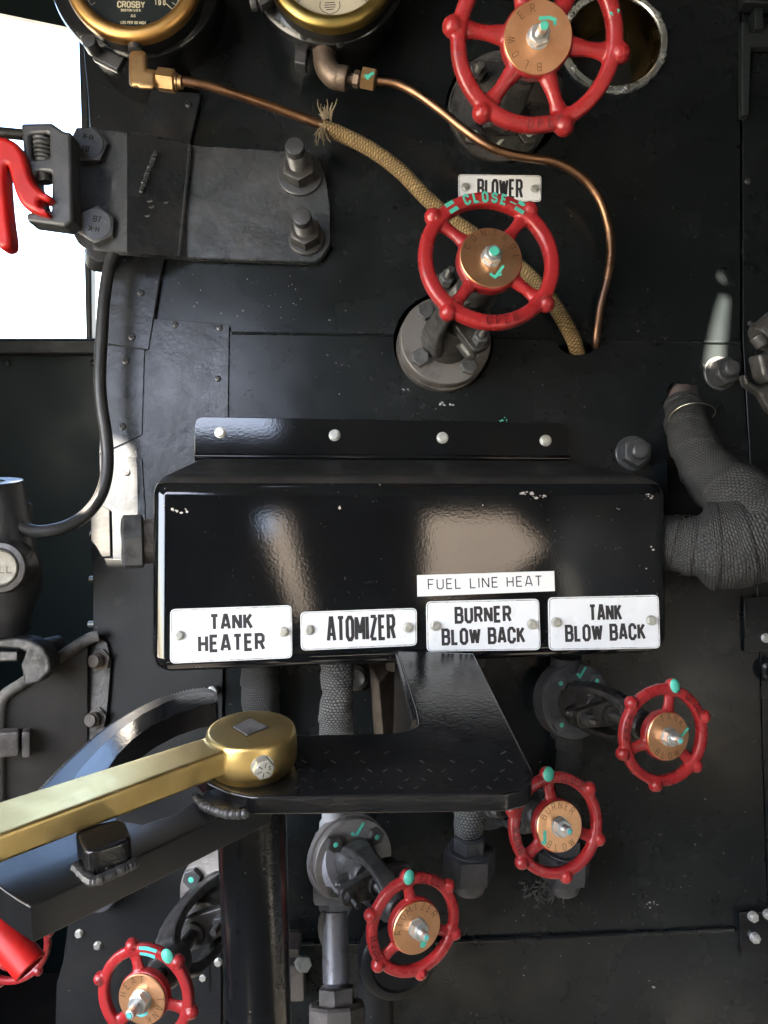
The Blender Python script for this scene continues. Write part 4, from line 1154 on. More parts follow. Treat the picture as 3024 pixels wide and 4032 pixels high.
wrap([at(2693, 1600, 1.0), at(2710, 1690, .965), at(2756, 1800, .935), at(2822, 1892, .915), at(2905, 1965, .895), at(2975, 2050, .882), at(2985, 2130, .878)],
     [.0240, .0270, .0290, .0340, .0420, .0520, .0560])
wrap([at(2600, 2140, .91), at(2680, 2146, .90), at(2740, 2150, .892), at(2800, 2150, .886), at(2880, 2140, .88), at(2960, 2118, .876), at(3060, 2105, .875), at(3200, 2100, .875)],
     [.0340, .0330, .0355, .0500, .0520, .0520, .053, .054])
g = MB()
for k, (x, tilt) in enumerate(((2668, .10), (2698, .05), (2716, -.08))):
    c = at(x, 2146, .90); r_ = .0352
    g.tube([c + Vector((math.sin(a) * r_ * tilt + .0008 * math.sin(3 * a), -math.sin(a) * r_, math.cos(a) * r_)) for a in [i * math.pi / 10 - .3 for i in range(13)]], .00042, seg=5, n=3)
c = at(2722, 1640, .962)
dd = (at(2752, 1800, .935) - at(2690, 1588, .972)).normalized(); tt = frame_z(c, dd)
g.tube([tt @ Vector((.0283 * math.cos(a), .0283 * math.sin(a), .002 * math.sin(2 * a))) for a in [i * .4 for i in range(16)]], .00045, seg=5, n=3)
g.build('wire', 'wire', t)

# ------------------------------------------------------------------ lagged pipes and clutter under the box
t = thing('lagged_pipe', at(1022, 2700, .93), 'dark cloth wrapped pipe dropping from the box behind the brass hub', 'pipe')
wrap([at(1020, 2560, .945), at(1022, 2640, .942), at(1026, 2720, .94), at(1030, 2850, .94), at(1030, 3000, .94)], [.0205, .0222, .0228, .0218, .022], m='glass_cloth')
t = thing('lagged_pipe', at(1325, 2750, .90), 'paler cloth wrapped pipe dropping from the box onto the atomizer valve', 'pipe')
wrap([at(1330, 2560, .905), at(1331, 2640, .902), at(1326, 2740, .90), at(1322, 2880, .90), at(1318, 3000, .89), at(1316, 3120, .885)], [.0182, .0188, .0180, .0192, .0186, .018], m='glass_cloth_pale')
g = MB(); T = SHEET.mat(1402, 2665, .006); g.lathe([(0, 0), (.014, 0), (.014, .012), (.010, .016), (.006, .014), (0, .014)], seg=28)
tag(g.build('pipe_plug', 'steel_grey', None), 'small grey round plug between pale wrapped pipe and wooden block', 'plug') if False else None
t = thing('pipe_plug', SHEET.pt(1402, 2665, .006), 'small grey round plug between pale wrapped pipe and wooden block', 'plug')
g = MB(T); g.lathe([(0, 0), (.016, 0), (.016, .012), (.011, .016), (.007, .014), (0, .014)], seg=28); g.build('head', 'steel_dark', t)
t = thing('wooden_block', at(1490, 2720, .95), 'worn tan wooden block wedged below the box beside the bracket arm', 'wood block')
g = MB(); g.prism8([at(1470, 2900, .93), at(1450, 2600, .93), at(1495, 2900, .965), at(1480, 2600, .965), at(1512, 2905, .925), at(1492, 2690, .925), at(1560, 2900, .96), at(1560, 2600, .96)], .003, 2); g.build('block', 'wood_tan', t)
g = MB(); g.prism8([at(1515, 2640, .945), at(1520, 2590, .945), at(1515, 2640, .98), at(1520, 2590, .98), at(1570, 2650, .94), at(1570, 2590, .94), at(1570, 2650, .97), at(1570, 2590, .97)], .002, 2); g.build('chip', 'wood_tan', t)

# unions hanging under the bracket
def union(px_, py_, d, lab, wrapx=None, sc=1.0):
    s = d / F * sc
    t = thing('pipe_union', at(px_, py_, d), lab, 'pipe union', 'black pipe unions')
    T = Matrix.Translation(at(px_, py_, d))
    g = MB(T)
    g.hexa(66 * s, 50 * s, 112 * s, rot=.25, both=True, cham=.08); g.build('tail_nut', 'union_black', t)
    g = MB(T); g.hexa(104 * s, -62 * s, 52 * s, rot=.1, both=True, cham=.10); g.build('union_nut', 'union_black', t)
    g = MB(T); g.lathe([(0, -140 * s), (40 * s, -136 * s), (60 * s, -122 * s), (68 * s, -100 * s), (70 * s, -60 * s), (0, -60 * s)], seg=36); g.build('end_cap', 'union_black', t)
    return t
t = union(1848, 3390, .86, 'black union with a cloth wrapped neck, below the front edge of the bracket plate')
wrap([at(1850, 3100, .86), at(1850, 3170, .86), at(1850, 3240, .86), at(1848, 3300, .86)], [.0165, .0163, .0165, .0150], m='glass_cloth_pale')
t = union(2222, 3390, .90, 'black union mostly hidden behind the burner wheel')
g = MB()
for k in range(50):
    b = at(2160 + random.gauss(0, 38), 3500 + random.gauss(0, 20), .905)
    strand(g, b, Vector((random.uniform(-.5, .5), random.uniform(-.3, .1), -.8)), random.uniform(.006, .018), random.uniform(.0007, .0014), .7)
g.build('frayed_cloth', 'cloth_fray_dark', t)
# ------------------------------------------------------------------ hand wheel valves
def handwheel(root, T, Rw, nsp, a0, nkn, k0, rdisc, red, disc_text, rim_text, teal, knob_teal=None, rimw=.17, hubz=0.0, knr=.115, stud=.030, nut_r=None, spw=1.0, plain=False):
    """T: local frame at the wheel centre, z towards the viewer; Rw: outer rim radius"""
    g = MB(T)
    rc = Rw * (1 - rimw / 2); hw = Rw * rimw / 2; hz = Rw * .10
    prof = []
    for i in range(17):
        a = 2 * math.pi * i / 16
        ca, sa = math.cos(a), math.sin(a)
        prof.append((rc + hw * math.copysign(abs(ca) ** .6, ca), hz * math.copysign(abs(sa) ** .6, sa)))
    g.lathe(prof, seg=96)
    for i in range(nsp):
        a = R(a0 + i * 360 / nsp)
        d = Vector((math.cos(a), math.sin(a), 0)); e = Vector((-d.y, d.x, 0))
        rings = []
        for r_, w_, z_, h_ in ((.28, .15, hubz * .8, .09), (.45, .125, hubz * .7, .085), (.58, .098, hubz * .4, .078), (.70, .098, hubz * .15, .074), (.82, .135, 0, .078), (.94, .15, 0, .05)):
            c = d * Rw * r_; c.z = z_ - .01 * Rw
            ring = []
            for k in range(12):
                b = 2 * math.pi * k / 12
                ring.append(c + e * (w_ * spw * Rw * .88 * math.cos(b)) + Vector((0, 0, h_ * Rw * math.sin(b) * .95)))
            rings.append(ring)
        g.rings(rings)
    g.lathe([(0, hubz - Rw * .13), (rdisc * 1.02, hubz - Rw * .13), (rdisc * 1.05, hubz - Rw * .10), (rdisc * 1.05, hubz + Rw * .05), (rdisc * 1.0, hubz + Rw * .075), (0, hubz + Rw * .075)], seg=64)
    for i in range(nkn):
        a = R(k0 + i * 360 / nkn)
        g.sph((Rw * .985 * math.cos(a), Rw * .985 * math.sin(a), Rw * .015), Rw * knr, seg=20)
    wheel = g.build('handwheel', red, root, remesh=Rw * .0155, rsmooth=5)
    if plain: return wheel
    zt = hubz + Rw * .072
    g = MB(T); g.lathe([(0, zt), (rdisc - .0004, zt), (rdisc, zt + .0005), (rdisc, zt + .0020), (rdisc - .0006, zt + .0026), (0, zt + .0026)], seg=72)
    g.build('name_disc', 'bronze_disc', wheel)
    zd = zt + .0026
    g = MB(T)
    for s, h, rad, ang, step, inw in disc_text:
        letter_arc(g, s, h, h * .085, None, rad, ang, step, z=zd + .00007, inward=inw)
    g.build('disc_lettering', 'ink_engraved', wheel)
    nr = nut_r or rdisc * .32
    g = MB(T); g.cyl(nr * 1.08, zd, zd + .0014, seg=32, b=.0003); g.hexa(nr, zd + .0014, zd + nr * 1.0, rot=.3, both=False, cham=.16); g.build('nut', 'zinc', wheel)
    g = MB(T); g.thread(nr * .50, zd + nr * .95, zd + nr * .95 + stud * .6, pitch=.0016, seg=18); g.cyl(nr * .46, zd + nr * .9, zd + nr * .95 + stud, seg=20, b=nr * .12); g.build('stud', 'zinc', wheel)
    rz = hz * .93
    if rim_text:
        for s, h, ang, step, inw in rim_text:
            g = MB(T); letter_arc(g, s, h, h * .18, None, rc, ang, step, z=rz - .0006, th=.0016, inward=inw)
            g.build('rim_lettering', 'red_letter', wheel)
    if knob_teal is not None:
        a = R(knob_teal)
        g = MB(T); c = Vector((Rw * .975 * math.cos(a), Rw * .975 * math.sin(a), Rw * .025))
        T2 = frame_z(c, Vector((0, 0, 1)) + Vector((math.cos(a), math.sin(a), 0)) * .1)
        n_ = 7; rr = Rw * knr * 1.01
        T2 = T2 @ Matrix.Diagonal((1, 1.25, 1, 1))
        g.lathe([(rr * math.sin(i / n_ * .95), rr * math.cos(i / n_ * .95)) if i else (0, rr) for i in range(n_ + 1)], T2, 20); g.build('paint_mark', 'teal_paint', wheel)
    return wheel, zd, zd + nr * .95 + stud

def mark(root, T, pts, w_, z, m='teal_paint'):
    g = MB(T)
    for i, p in enumerate(pts): g.ribbon(p, w_, z=z + i * 2e-5)
    return g.build('paint_mark', m, root)

def yoke(root, T, Lw, Rf, m_body, m_fl, m_bolt, rot=0.0, nb=4, brot=45, fl=(.012, .012), bolt_r=.19, gl=True, paint=None, check=None, m_arm=None, br=.74):
    """bonnet flange, neck, two-armed yoke, gland and stem; z along the stem, z=0 on the flange face"""
    m_arm = m_arm or m_body
    g = MB(T)
    g.lathe([(0, -sum(fl) - .003), (Rf * 1.0, -sum(fl) - .003), (Rf * 1.0, -fl[0] - .003), (Rf * .9, -fl[0] - .0025), (Rf * .9, -fl[0]), (0, -fl[0])], seg=64); g.build('body_flange', m_fl, root)
    g = MB(T)
    g.lathe([(0, -fl[0]), (Rf * .965, -fl[0]), (Rf * .98, -fl[0] + .001), (Rf * .98, -.0015), (Rf * .96, 0), (Rf * .60, .0005), (Rf * .52, .003), (0, .003)], seg=64); g.build('bonnet_flange', m_fl, root)
    for i in range(nb):
        a = R(brot + i * 360 / nb)
        Tb = T @ Matrix.Translation((Rf * br * math.cos(a), Rf * br * math.sin(a), 0))
        g = MB(Tb); g.hexa(Rf * bolt_r, 0, Rf * bolt_r * .85, rot=random.random(), cham=.10); b = g.build('bolt', m_bolt, root)
        if paint:
            g = MB(Tb); z0 = Rf * bolt_r * (.85 + .03); g.lathe([(0, z0 + .0001), (Rf * .062, z0 + .0001), (Rf * .055, z0 + .0004), (0, z0 + .0004)], seg=12); g.build('paint_dot', paint, b)
    # cast yoke
    Ty = T @ Matrix.Rotation(rot, 4, 'Z')
    g = MB(Ty)
    g.lathe([(0, -.002), (Rf * .56, -.002), (Rf * .55, .004), (Rf * .44, Lw * .12), (Rf * .40, Lw * .26), (Rf * .36, Lw * .30), (0, Lw * .30)], seg=40)
    for sx in (-1, 1):
        ring = []
        for z_, x_, wx, wy in ((.06, .40, .13, .34), (.22, .50, .10, .27), (.36, .52, .085, .21), (.50, .50, .085, .20), (.62, .40, .12, .21), (.70, .22, .16, .22), (.73, .08, .2, .24)):
            c = Vector((sx * x_ * Rf, 0, z_ * Lw)); r_ = []
            for k in range(12):
                b = 2 * math.pi * k / 12
                cx_ = math.copysign(abs(math.cos(b)) ** .35, math.cos(b)); sy_ = math.copysign(abs(math.sin(b)) ** .35, math.sin(b))
                r_.append(c + Vector((wx * Rf * cx_, wy * Rf * sy_, 0)))
            ring.append(r_)
        g.rings(ring)
        # ears for the gland bolts
    for sy in (-1, 1):
        ring = []
        for y_, z_, wx, wz in ((.25, .20, .16, .050), (.55, .21, .15, .045), (.72, .22, .13, .045), (.80, .225, .05, .03)):
            c = Vector((0, sy * y_ * Rf, z_ * Lw))
            ring.append([c + Vector((wx * Rf * math.cos(b), 0, wz * Lw * math.sin(b))) for b in [2 * math.pi * k / 10 for k in range(10)]])
        g.rings(ring)
    g.lathe([(0, Lw * .66), (Rf * .30, Lw * .66), (Rf * .33, Lw * .68), (Rf * .33, Lw * .80), (Rf * .28, Lw * .83), (0, Lw * .83)], seg=40)
    g.build('yoke', m_arm, root, remesh=.0014, rsmooth=2)
    if gl:
        g = MB(Ty)
        g.plate(round_poly([(-.20 * Rf, -.86 * Rf), (.20 * Rf, -.86 * Rf), (.30 * Rf, 0), (.20 * Rf, .86 * Rf), (-.20 * Rf, .86 * Rf), (-.30 * Rf, 0)], .16 * Rf), (), Lw * .07, .0012, T=Matrix.Translation((0, 0, Lw * .36)))
        g.cyl(Rf * .22, Lw * .28, Lw * .46, seg=28, b=.001)
        g.build('gland', m_arm, root)
        for sy in (-1, 1):
            Tg = Ty @ Matrix.Translation((0, sy * .66 * Rf, 0))
            g = MB(Tg); g.thread(Rf * .075, Lw * .17, Lw * .58, pitch=.0016, seg=14); g.build('gland_bolt', 'steel_dark', root)
            g = MB(Tg); g.hexa(Rf * .15, Lw * .43, Lw * .50, rot=sy * .4, both=True); g.build('gland_nut', m_bolt, root)
    g = MB(T); g.thread(Rf * .13, Lw * .30, Lw * .72, pitch=.0032, seg=20); g.cyl(Rf * .12, Lw * .8, Lw * .99, seg=20); g.build('stem', 'steel_dark', root)
    if check: mark(root, T, check[0], check[1], .0008, check[2])

def valve(base, wheelc, lab, **k):
    ax = wheelc - base
    t = thing('valve', base, lab, 'valve', 'valves with red handwheels')
    return t, frame_z(base, ax), frame_z(wheelc, ax), ax.length

# --- the large blower wheel at the top
OO = .030
base = SHEET.pt(1975, 418, OO); wc = at(2112, 160, .785)
t, TB, TW, L = valve(base, wc, 'largest valve, its six-spoked red wheel reading BLOWER on the bronze disc')
yoke(t, TB, L, .0685, 'steel_oily', 'steel_dark', 'steel_oily', rot=R(80), brot=-45, paint='pale_paint', fl=(.020, .016), check=([[(-.004, -.047), (.008, -.034)]], .004, 'pale_paint'))
Rw = .0880
w_, zd, zs = handwheel(t, TW, Rw, 6, 52, 6, 52, .0345, 'red_paint', [('BLOW', .0072, .0272, 230, 30, False), ('ER', .0072, .0272, 118, 28, False)],
          [('OPEN', .0090, -82, 7.5, True)], None, rimw=.185, knr=.125, stud=.020, nut_r=.0108)
mark(w_, TW, [[(.000, .017), (.010, .018), (.016, .016), (.0165, .011)]], .0035, zd + .0001)
g = MB(TW); g.lathe([(0, zs + .0001), (.0042, zs + .0001), (.0038, zs + .0005), (0, zs + .0005)], seg=14); g.build('paint_mark', 'teal_paint', w_)
rc = Rw * .9075
def rimpt(a, dr=0.0): return ((rc + dr) * math.cos(R(a)), (rc + dr) * math.sin(R(a)))
mark(w_, TW, [[rimpt(24), rimpt(20), rimpt(17)], [rimpt(18, -.005), rimpt(14, 0), rimpt(18, .004)]], .0026, Rw * .097)
mark(w_, TW, [[rimpt(194), rimpt(206)], [rimpt(203, .004), rimpt(207, 0), rimpt(203, -.004)]], .0016, Rw * .097, 'red_worn')

# --- the control wheel
base = SHEET.pt(1757, 1338, .030); wc = at(1926, 1028, .775)
t, TB, TW, L = valve(base, wc, 'grey flanged valve whose four-spoked red wheel reads CONTROL')
yoke(t, TB, L, .0600, 'steel_dark', 'steel_grey', 'steel_bolt', rot=R(28), brot=-53, nb=4, fl=(.018, .014), check=([[(.048, -.002), (.040, -.020), (.036, -.012)]], .0028, 'grey_paint'), m_arm='steel_dark')
Rw = .0728
w_, zd, zs = handwheel(t, TW, Rw, 4, 52, 4, 52, .0318, 'red_paint', [('CONTROL', .0066, .0262, 80, 25.5, False)],
          [('OPEN', .0080, -82, 8.0, True)], None, rimw=.205, knr=.125, stud=.0035, nut_r=.0098)
rc = Rw * .8975
mark(w_, TW, [[(-.002, -.017), (.003, -.021), (.0125, -.008)], [(.003, -.020), (.010, -.017)]], .0028, zd + .0001)
g = MB(TW); letter_arc(g, 'CLOSE', .0094, .0021, None, rc, 93, 8.6, z=Rw * .094 - .0006, th=.0014); g.ribbon([rimpt(70), rimpt(64)], .0012, z=Rw * .094, th=.0008)
for a in (59, 126): g.blob([rimpt(a - 5, -.0062), rimpt(a - 4, .0058), rimpt(a + 4, .0062), rimpt(a + 5, -.0058)], z=Rw * .094 + .0003)
g.build('rim_lettering', 'teal_paint', w_)
g = MB(TW); g.lathe([(0, zs + .0001), (.0050, zs + .0001), (.0046, zs + .0006), (0, zs + .0006)], seg=18); g.build('paint_mark', 'teal_paint', w_)

# --- the four small valves on the pipes below the cover box
def small(base, wc, lab, Rw, a0, disc, Rf, mats, rot, rim, kt, check, brot=45, stud=.010, paint='teal_paint', disc_r=.0235):
    t, TB, TW, L = valve(base, wc, lab)
    yoke(t, TB, L, Rf, mats[0], mats[1], mats[2], rot=rot, brot=brot, paint=paint, fl=(.009, .009), bolt_r=.20, check=check, m_arm=mats[3] if len(mats) > 3 else None)
    r = handwheel(t, TW, Rw, 3, a0, 6, a0, disc_r, 'red_paint', disc, rim, None, knob_teal=kt, rimw=.215, knr=.14, stud=stud, nut_r=.0085, hubz=.002, spw=1.35)
    if stud:
        g = MB(TW); z = r[2]; g.lathe([(0, z + .0001), (.0022, z + .0001), (.002, z + .0004), (0, z + .0004)], seg=12); g.build('paint_mark', 'cyan_paint', r[0])
    return t, TB, TW, L, r
ck = lambda s, x, y: [[(x - .6 * s, y + .05 * s), (x - .25 * s, y - .4 * s), (x + .6 * s, y + .75 * s)]]
# tank blow
b = at(2268, 2762, .925); wc = at(2612, 2892, .765)
tb, TB, TW, L, r = small(b, wc, 'black valve with its wheel reading TANK BLOW, beneath the last sign of the row', .0503, 77, [('TANK', .0062, .0192, 75, 24, False), ('BLOW', .0062, .0192, 262, 24, True)], .0465,
      ('steel_oily', 'union_black', 'union_black', 'steel_oily'), R(95), [('CLOSE', .0064, 40, 7.5, False), ('OPEN', .0066, 165, 8.5, False)], 77, (ck(.010, .008, .033), .0032, 'teal_paint'))
mark(r[0], TW, [[(.009, -.002), (.016, .000), (.023, .007)]], .0028, r[1] + .0001)
g = MB(); xs = at(2222, 2760, .95)
s = .94 / F
g.lathe([(0, -150 * s), (48 * s, -150 * s), (50 * s, -120 * s), (72 * s, -100 * s), (72 * s, 90 * s), (60 * s, 100 * s), (60 * s, 190 * s), (0, 190 * s)], Matrix.Translation(xs), 32)
for k in range(4): g.sph(xs + Vector((-70 * s, -.004, (k - 1.5) * 34 * s)), .004, seg=8)
g.rod(xs, b, .036, 28); g.build('valve_body', 'union_black', tb)
tk = t; t = tb
wrap([at(2238, 2890, .945), at(2240, 2960, .945), at(2238, 3060, .935), at(2232, 3180, .925), at(2226, 3300, .91)], [.016, .0165, .0155, .016, .015], m='glass_cloth'); t = tk
# burner blow
b = at(1925, 3110, .885); wc = at(2188, 3246, .735)
tb, TB, TW, L, r = small(b, wc, 'black valve with its wheel reading BURNER BLOW, tucked against the bracket corner', .0490, 98, [('BURNER', .0062, .0192, 95, 21, False), ('BLOW', .0062, .0192, 268, 25, True)], .0455,
      ('steel_oily', 'union_black', 'union_black', 'steel_oily'), R(95), [('CLOSE', .0064, 65, 7.5, False), ('OPEN', .0066, 192, 8.5, False)], 98, None)
mark(r[0], TW, [[(-.016, -.002), (-.0165, -.014)], [(-.0165, -.0135), (-.020, -.012)]], .0032, r[1] + .0001)
g = MB(); xs = at(1850, 3090, .91); s = .91 / F
g.lathe([(0, -110 * s), (56 * s, -110 * s), (72 * s, -80 * s), (72 * s, 90 * s), (56 * s, 110 * s), (52 * s, 420 * s), (0, 420 * s)], Matrix.Translation(xs), 32)
g.rod(xs, b, .034, 28); g.build('valve_body', 'union_black', tb)
# atomizer
b = at(1395, 3388, .835); wc = at(1628, 3638, .70)
tb, TB, TW, L, r = small(b, wc, 'grey bodied valve with its wheel reading ATOMIZER, on the pipe beside the post', .0462, 98, [('ATOMIZER', .0060, .0192, 105, 22, False)], .0455,
      ('steel_dark', 'steel_grey', 'steel_dark', 'steel_dark'), R(100), [('CLOSE', .0064, 65, 7.5, False), ('OPEN', .0066, 196, 8.5, False)], 98, (ck(.012, .004, .030), .0034, 'teal_paint'))
mark(r[0], TW, [[(.008, -.004), (.006, -.012), (.004, -.018)], [(.010, -.008), (.005, -.0185)]], .0042, r[1] + .0001)
xs = at(1318, 3400, .865); s = .865 / F
g = MB(); T = Matrix.Translation(xs)
g.lathe([(0, -215 * s), (56 * s, -215 * s), (66 * s, -190 * s), (68 * s, 110 * s), (60 * s, 130 * s), (58 * s, 175 * s), (48 * s, 190 * s), (48 * s, 300 * s), (0, 300 * s)], T, 24)
g.box((-12 * s, 0, -20 * s), (140 * s, 130 * s, 250 * s), T=T, b=16 * s, seg=3)
g.rod(xs, b, .036, 32); g.build('valve_body', 'primer_grey', tb)
g = MB(); p0 = at(1318, 3590, .862); p1 = at(1326, 3960, .83)
g.rod(p0, p0.lerp(p1, .75), 51 * s, 28); g.thread(51 * s, 0, (p1 - p0).length * .3, T=frame_z(p0.lerp(p1, .74), p1 - p0), pitch=.0026, seg=28); g.build('pipe', 'pipe_weathered', tb)
g = MB(); g.sph(p0.lerp(p1, .18) + Vector((-.013, 0, 0)), .009, seg=12, sc=(.7, .7, 2.4)); g.build('lump', 'rusty_steel', tb)
TU = frame_z(at(1326, 3935, .832), p0 - p1)
g = MB(TU); g.hexa(72 * s, -30 * s, 42 * s, rot=.35, both=True, cham=.06); g.build('tail_nut', 'rusty_steel', tb)
g = MB(TU); g.lathe([(0, -200 * s), (112 * s, -200 * s), (112 * s, -22 * s), (104 * s, -12 * s), (80 * s, -10 * s), (76 * s, -22 * s), (0, -22 * s)], seg=8, rot=.39); g.build('union_nut', 'rusty_steel', tb, smooth=20)
# tank heater
b = at(880, 3530, .80); wc = at(575, 3915, .635)
tb, TB, TW, L, r = small(b, wc, 'valve half behind the post, its wheel reading TANK HEATER near the bottom edge', .0420, 107, [('TANK', .0056, .0165, 330, 25, False), ('HEAT', .0056, .0165, 130, 27, False)], .050,
      ('steel_oily', 'steel_grey', 'bolt_dark', 'steel_dark'), R(-62), [], 60, None, brot=150, stud=.012, disc_r=.0205)
g = MB(TW); rc = .0420 * .8925; g.blob([rimpt(74, -.004), rimpt(74, .004), rimpt(86, .0045), rimpt(96, .004), rimpt(96, -.003), rimpt(85, -.0035)], z=.0420 * .098); g.build('paint_mark', 'cyan_paint', r[0])
mark(r[0], TW, [[(-.007, -.011), (.000, -.012), (.005, -.009)]], .0038, r[1] + .0001, 'cyan_paint')
g = MB(); xs = at(960, 3480, .86); g.rod(xs, b, .040, 28); s = .86 / F; g.lathe([(0, -380 * s), (60 * s, -380 * s), (80 * s, -100 * s), (80 * s, 100 * s), (60 * s, 380 * s), (0, 380 * s)], Matrix.Translation(xs), 28); g.build('valve_body', 'steel_grey', tb)

# clutter low behind the post and the atomizer wheel
t = thing('pipe_fitting', at(1600, 3820, .93), 'dark round pipe fitting low behind the atomizer wheel', 'pipe fitting')
T = frame_z(at(1575, 3790, .93), -FWD + RT * .3)
g = MB(T); g.lathe([(0, -.03), (.045, -.03), (.048, -.02), (.048, -.004), (.044, 0), (.036, .001), (.034, -.002), (0, -.002)], seg=40); g.build('flange', 'black_sheet_dull', t)
g = MB(); g.rod(at(1480, 3700, .95), at(1480, 4300, .95), .022, 20); g.build('pipe', 'black_sheet_dull', t)
t = thing('pipe_clip', at(1180, 3750, .93), 'small rusty clip and bolt showing beside the post', 'clip')
g = MB(); g.box(at(1150, 3720, .93), (.02, .03, .012), b=.002); g.box(at(1165, 3850, .93), (.022, .02, .05), b=.003); g.build('clip', 'rusty_steel', t)
g = MB(); g.rod(at(1185, 3790, .92), at(1200, 3800, .91), .009, 6); g.build('bolt', 'zinc_pale', t)
# ------------------------------------------------------------------ throttle stand: bracket plate, rack, post
HB = .294
HP = horiz(HB)
h2 = lambda PL, pts: [PL.loc(x, y) for x, y in pts]
def ccw(p):
    a = sum(p[i - 1][0] * p[i][1] - p[i][0] * p[i - 1][1] for i in range(len(p)))
    return p if a > 0 else p[::-1]
pl_px = [(1562, 2562), (1866, 2573), (2098, 3035), (2090, 3105), (1990, 3126), (1000, 3138), (900, 3118), (815, 3080), (760, 3020), (820, 2900), (1000, 2894), (1540, 2886), (1648, 2862), (1638, 2800)]
rr_ = [.002, .004, .03, .03, .02, .02, .03, .03, .03, .02, .02, .05, .034, .06]
stand = thing('throttle_stand', HP.pt(1500, 3000), 'thick glossy black bracket plate on a round post, carrying the brass lever', 'bracket')
g = MB(); g.plate(round_poly(h2(HP, pl_px), rr_, 7), (), .0145, .0022, T=HP.frame() @ Matrix.Translation((0, 0, -.0145)), bres=3)
g.build('bracket_plate', 'black_enamel', stand)
g = MB(HP.frame())
for row, yy in enumerate((2965, 3000, 3035, 3070, 3102)):
    for k in range(16):
        x = 1170 + k * 58 + (row % 2) * 28 + random.uniform(-5, 5)
        if random.random() < .42 or (row < 2 and k % 2): continue
        sgn = 1 if (k + row) % 2 else -1
        a_ = HP.loc(x - 9, yy - 5 * sgn); b_ = HP.loc(x + 9, yy + 5 * sgn)
        g.ribbon([a_, b_], .0011, z=.0002, th=.0002)
g.build('tread_marks', 'steel_oily', stand)
# the plate's back end turns down against the boiler
pa, pb = HP.pt(1562, 2566), HP.pt(1866, 2577)
g = MB(); yb = Vector((0, .006, 0))
rings = []
for i in range(9):
    a = i / 8 * math.pi / 2
    o = Vector((0, .016 * math.sin(a), -.016 * (1 - math.cos(a))))
    i_ = Vector((0, .004 * math.sin(a), -.0125 + -.004 * (1 - math.cos(a)) + .002))
    rings.append([pa + o, pb + o, pb + i_, pa + i_])
dn = Vector((0, .012, -.17))
rings.append([pa + Vector((0, .016, -.016)) + dn, pb + Vector((0, .016, -.016)) + dn, pb + Vector((0, .004, -.016)) + dn, pa + Vector((0, .004, -.016)) + dn])
g.rings(rings); g.build('back_leg', 'black_enamel', stand, smooth=40)
# deep web on the inner side of the arm
q = [HP.pt(1562, 2566), HP.pt(1640, 2830)]
g = MB(); 
g.prism8([q[0] + Vector((-.004, 0, -.105)), q[0] + Vector((-.002, 0, -.002)), q[0] + Vector((.006, 0, -.105)), q[0] + Vector((.008, 0, -.002)), q[1] + Vector((-.012, .03, -.05)), q[1] + Vector((-.004, .005, -.003)), q[1] + Vector((.006, .03, -.05)), q[1] + Vector((.006, .005, -.003))], .001)
g.build('web', 'black_enamel', stand)
# post
pc = at(995, 3330, .62)
g = MB(); zz = pc.z
top = CAM.z - HB - .03
g.cyl(.0275, .35, top, T=Matrix.Translation((pc.x, pc.y, 0)), seg=48); post = g.build('post', 'black_enamel', stand)
# scrapes on the post
g = MB()
for k in range(14):
    a = R(-90 + 48 + random.uniform(-5, 14)); z0 = at(1060, 3800 + random.uniform(-60, 200), .6).z
    T = Matrix.Translation((pc.x, pc.y, z0)) @ Matrix.Rotation(a, 4, 'Z') @ Matrix.Translation((.02756, 0, 0)) @ Matrix.Rotation(R(90), 4, 'Y')
    n = 7; g.blob([(random.uniform(.001, .006) * math.cos(2 * math.pi * i / n), random.uniform(.0006, .0016) * math.sin(2 * math.pi * i / n)) for i in range(n)], T=T, z=.0002)
g.build('scuffs', 'steel_dark', post, fixn=False)

# ------------------------------------------------------------------ toothed rack (quadrant)
HQ = .302
QP = horiz(HQ)
arc_out = [(852, 2722), (820, 2709), (760, 2713), (690, 2731), (600, 2762), (500, 2812), (400, 2880), (300, 2968), (200, 3066), (110, 3170), (40, 3270), (-30, 3385), (-60, 3460)]
def dens(pts, step):
    """resample a pixel polyline by spacing on the plane"""
    P = catmull([Vector((x, y, 0)) for x, y in pts], 12)
    W = [QP.pt(p.x, p.y) for p in P]
    out = [P[0]]; acc = 0
    for i in range(1, len(P)):
        seg_ = (W[i] - W[i - 1]).length; d = 0
        while acc + seg_ - d >= step:
            d += step - acc; acc = 0
            out.append(P[i - 1].lerp(P[i], d / seg_))
        acc += seg_ - d
    return [(p.x, p.y) for p in out]
A = dens(arc_out, .0016)
A2 = [Vector(QP.loc(x, y)) for x, y in A]
teeth = []
for i, p in enumerate(A2):
    d = (A2[min(i + 1, len(A2) - 1)] - A2[max(i - 1, 0)]).normalized(); nn = Vector((-d.y, d.x))
    c = QP.loc(900, 3000); out = (p - Vector(c)).normalized()
    if nn.dot(out) < 0: nn = -nn
    if i < 10: teeth.append(p); continue
    if i % 2 == 0: teeth.append(p)
    else: teeth.append(p + nn * .0028)
rest = [(-40, 3462), (20, 3508), (70, 3542), (118, 3570), (200, 3535), (520, 3385), (900, 3205), (1060, 3128), (1080, 3060), (960, 3000), (880, 3060), (812, 3112), (770, 3150), (690, 3206), (560, 3245), (470, 3230), (410, 3170), (398, 3100), (425, 3022), (462, 2968), (520, 2908), (600, 2852), (690, 2806), (790, 2774), (846, 2768), (858, 2752)]
quad = teeth + [Vector(QP.loc(x, y)) for x, y in rest]
rack = thing('toothed_rack', QP.pt(300, 3100), 'curved black toothed rack plate under the brass lever, shining blue in the window light', 'rack')
g = MB(); g.plate(quad, (), .0235, .0012, T=QP.frame() @ Matrix.Translation((0, 0, -.0235))); g.build('rack_plate', 'rack_black', rack)
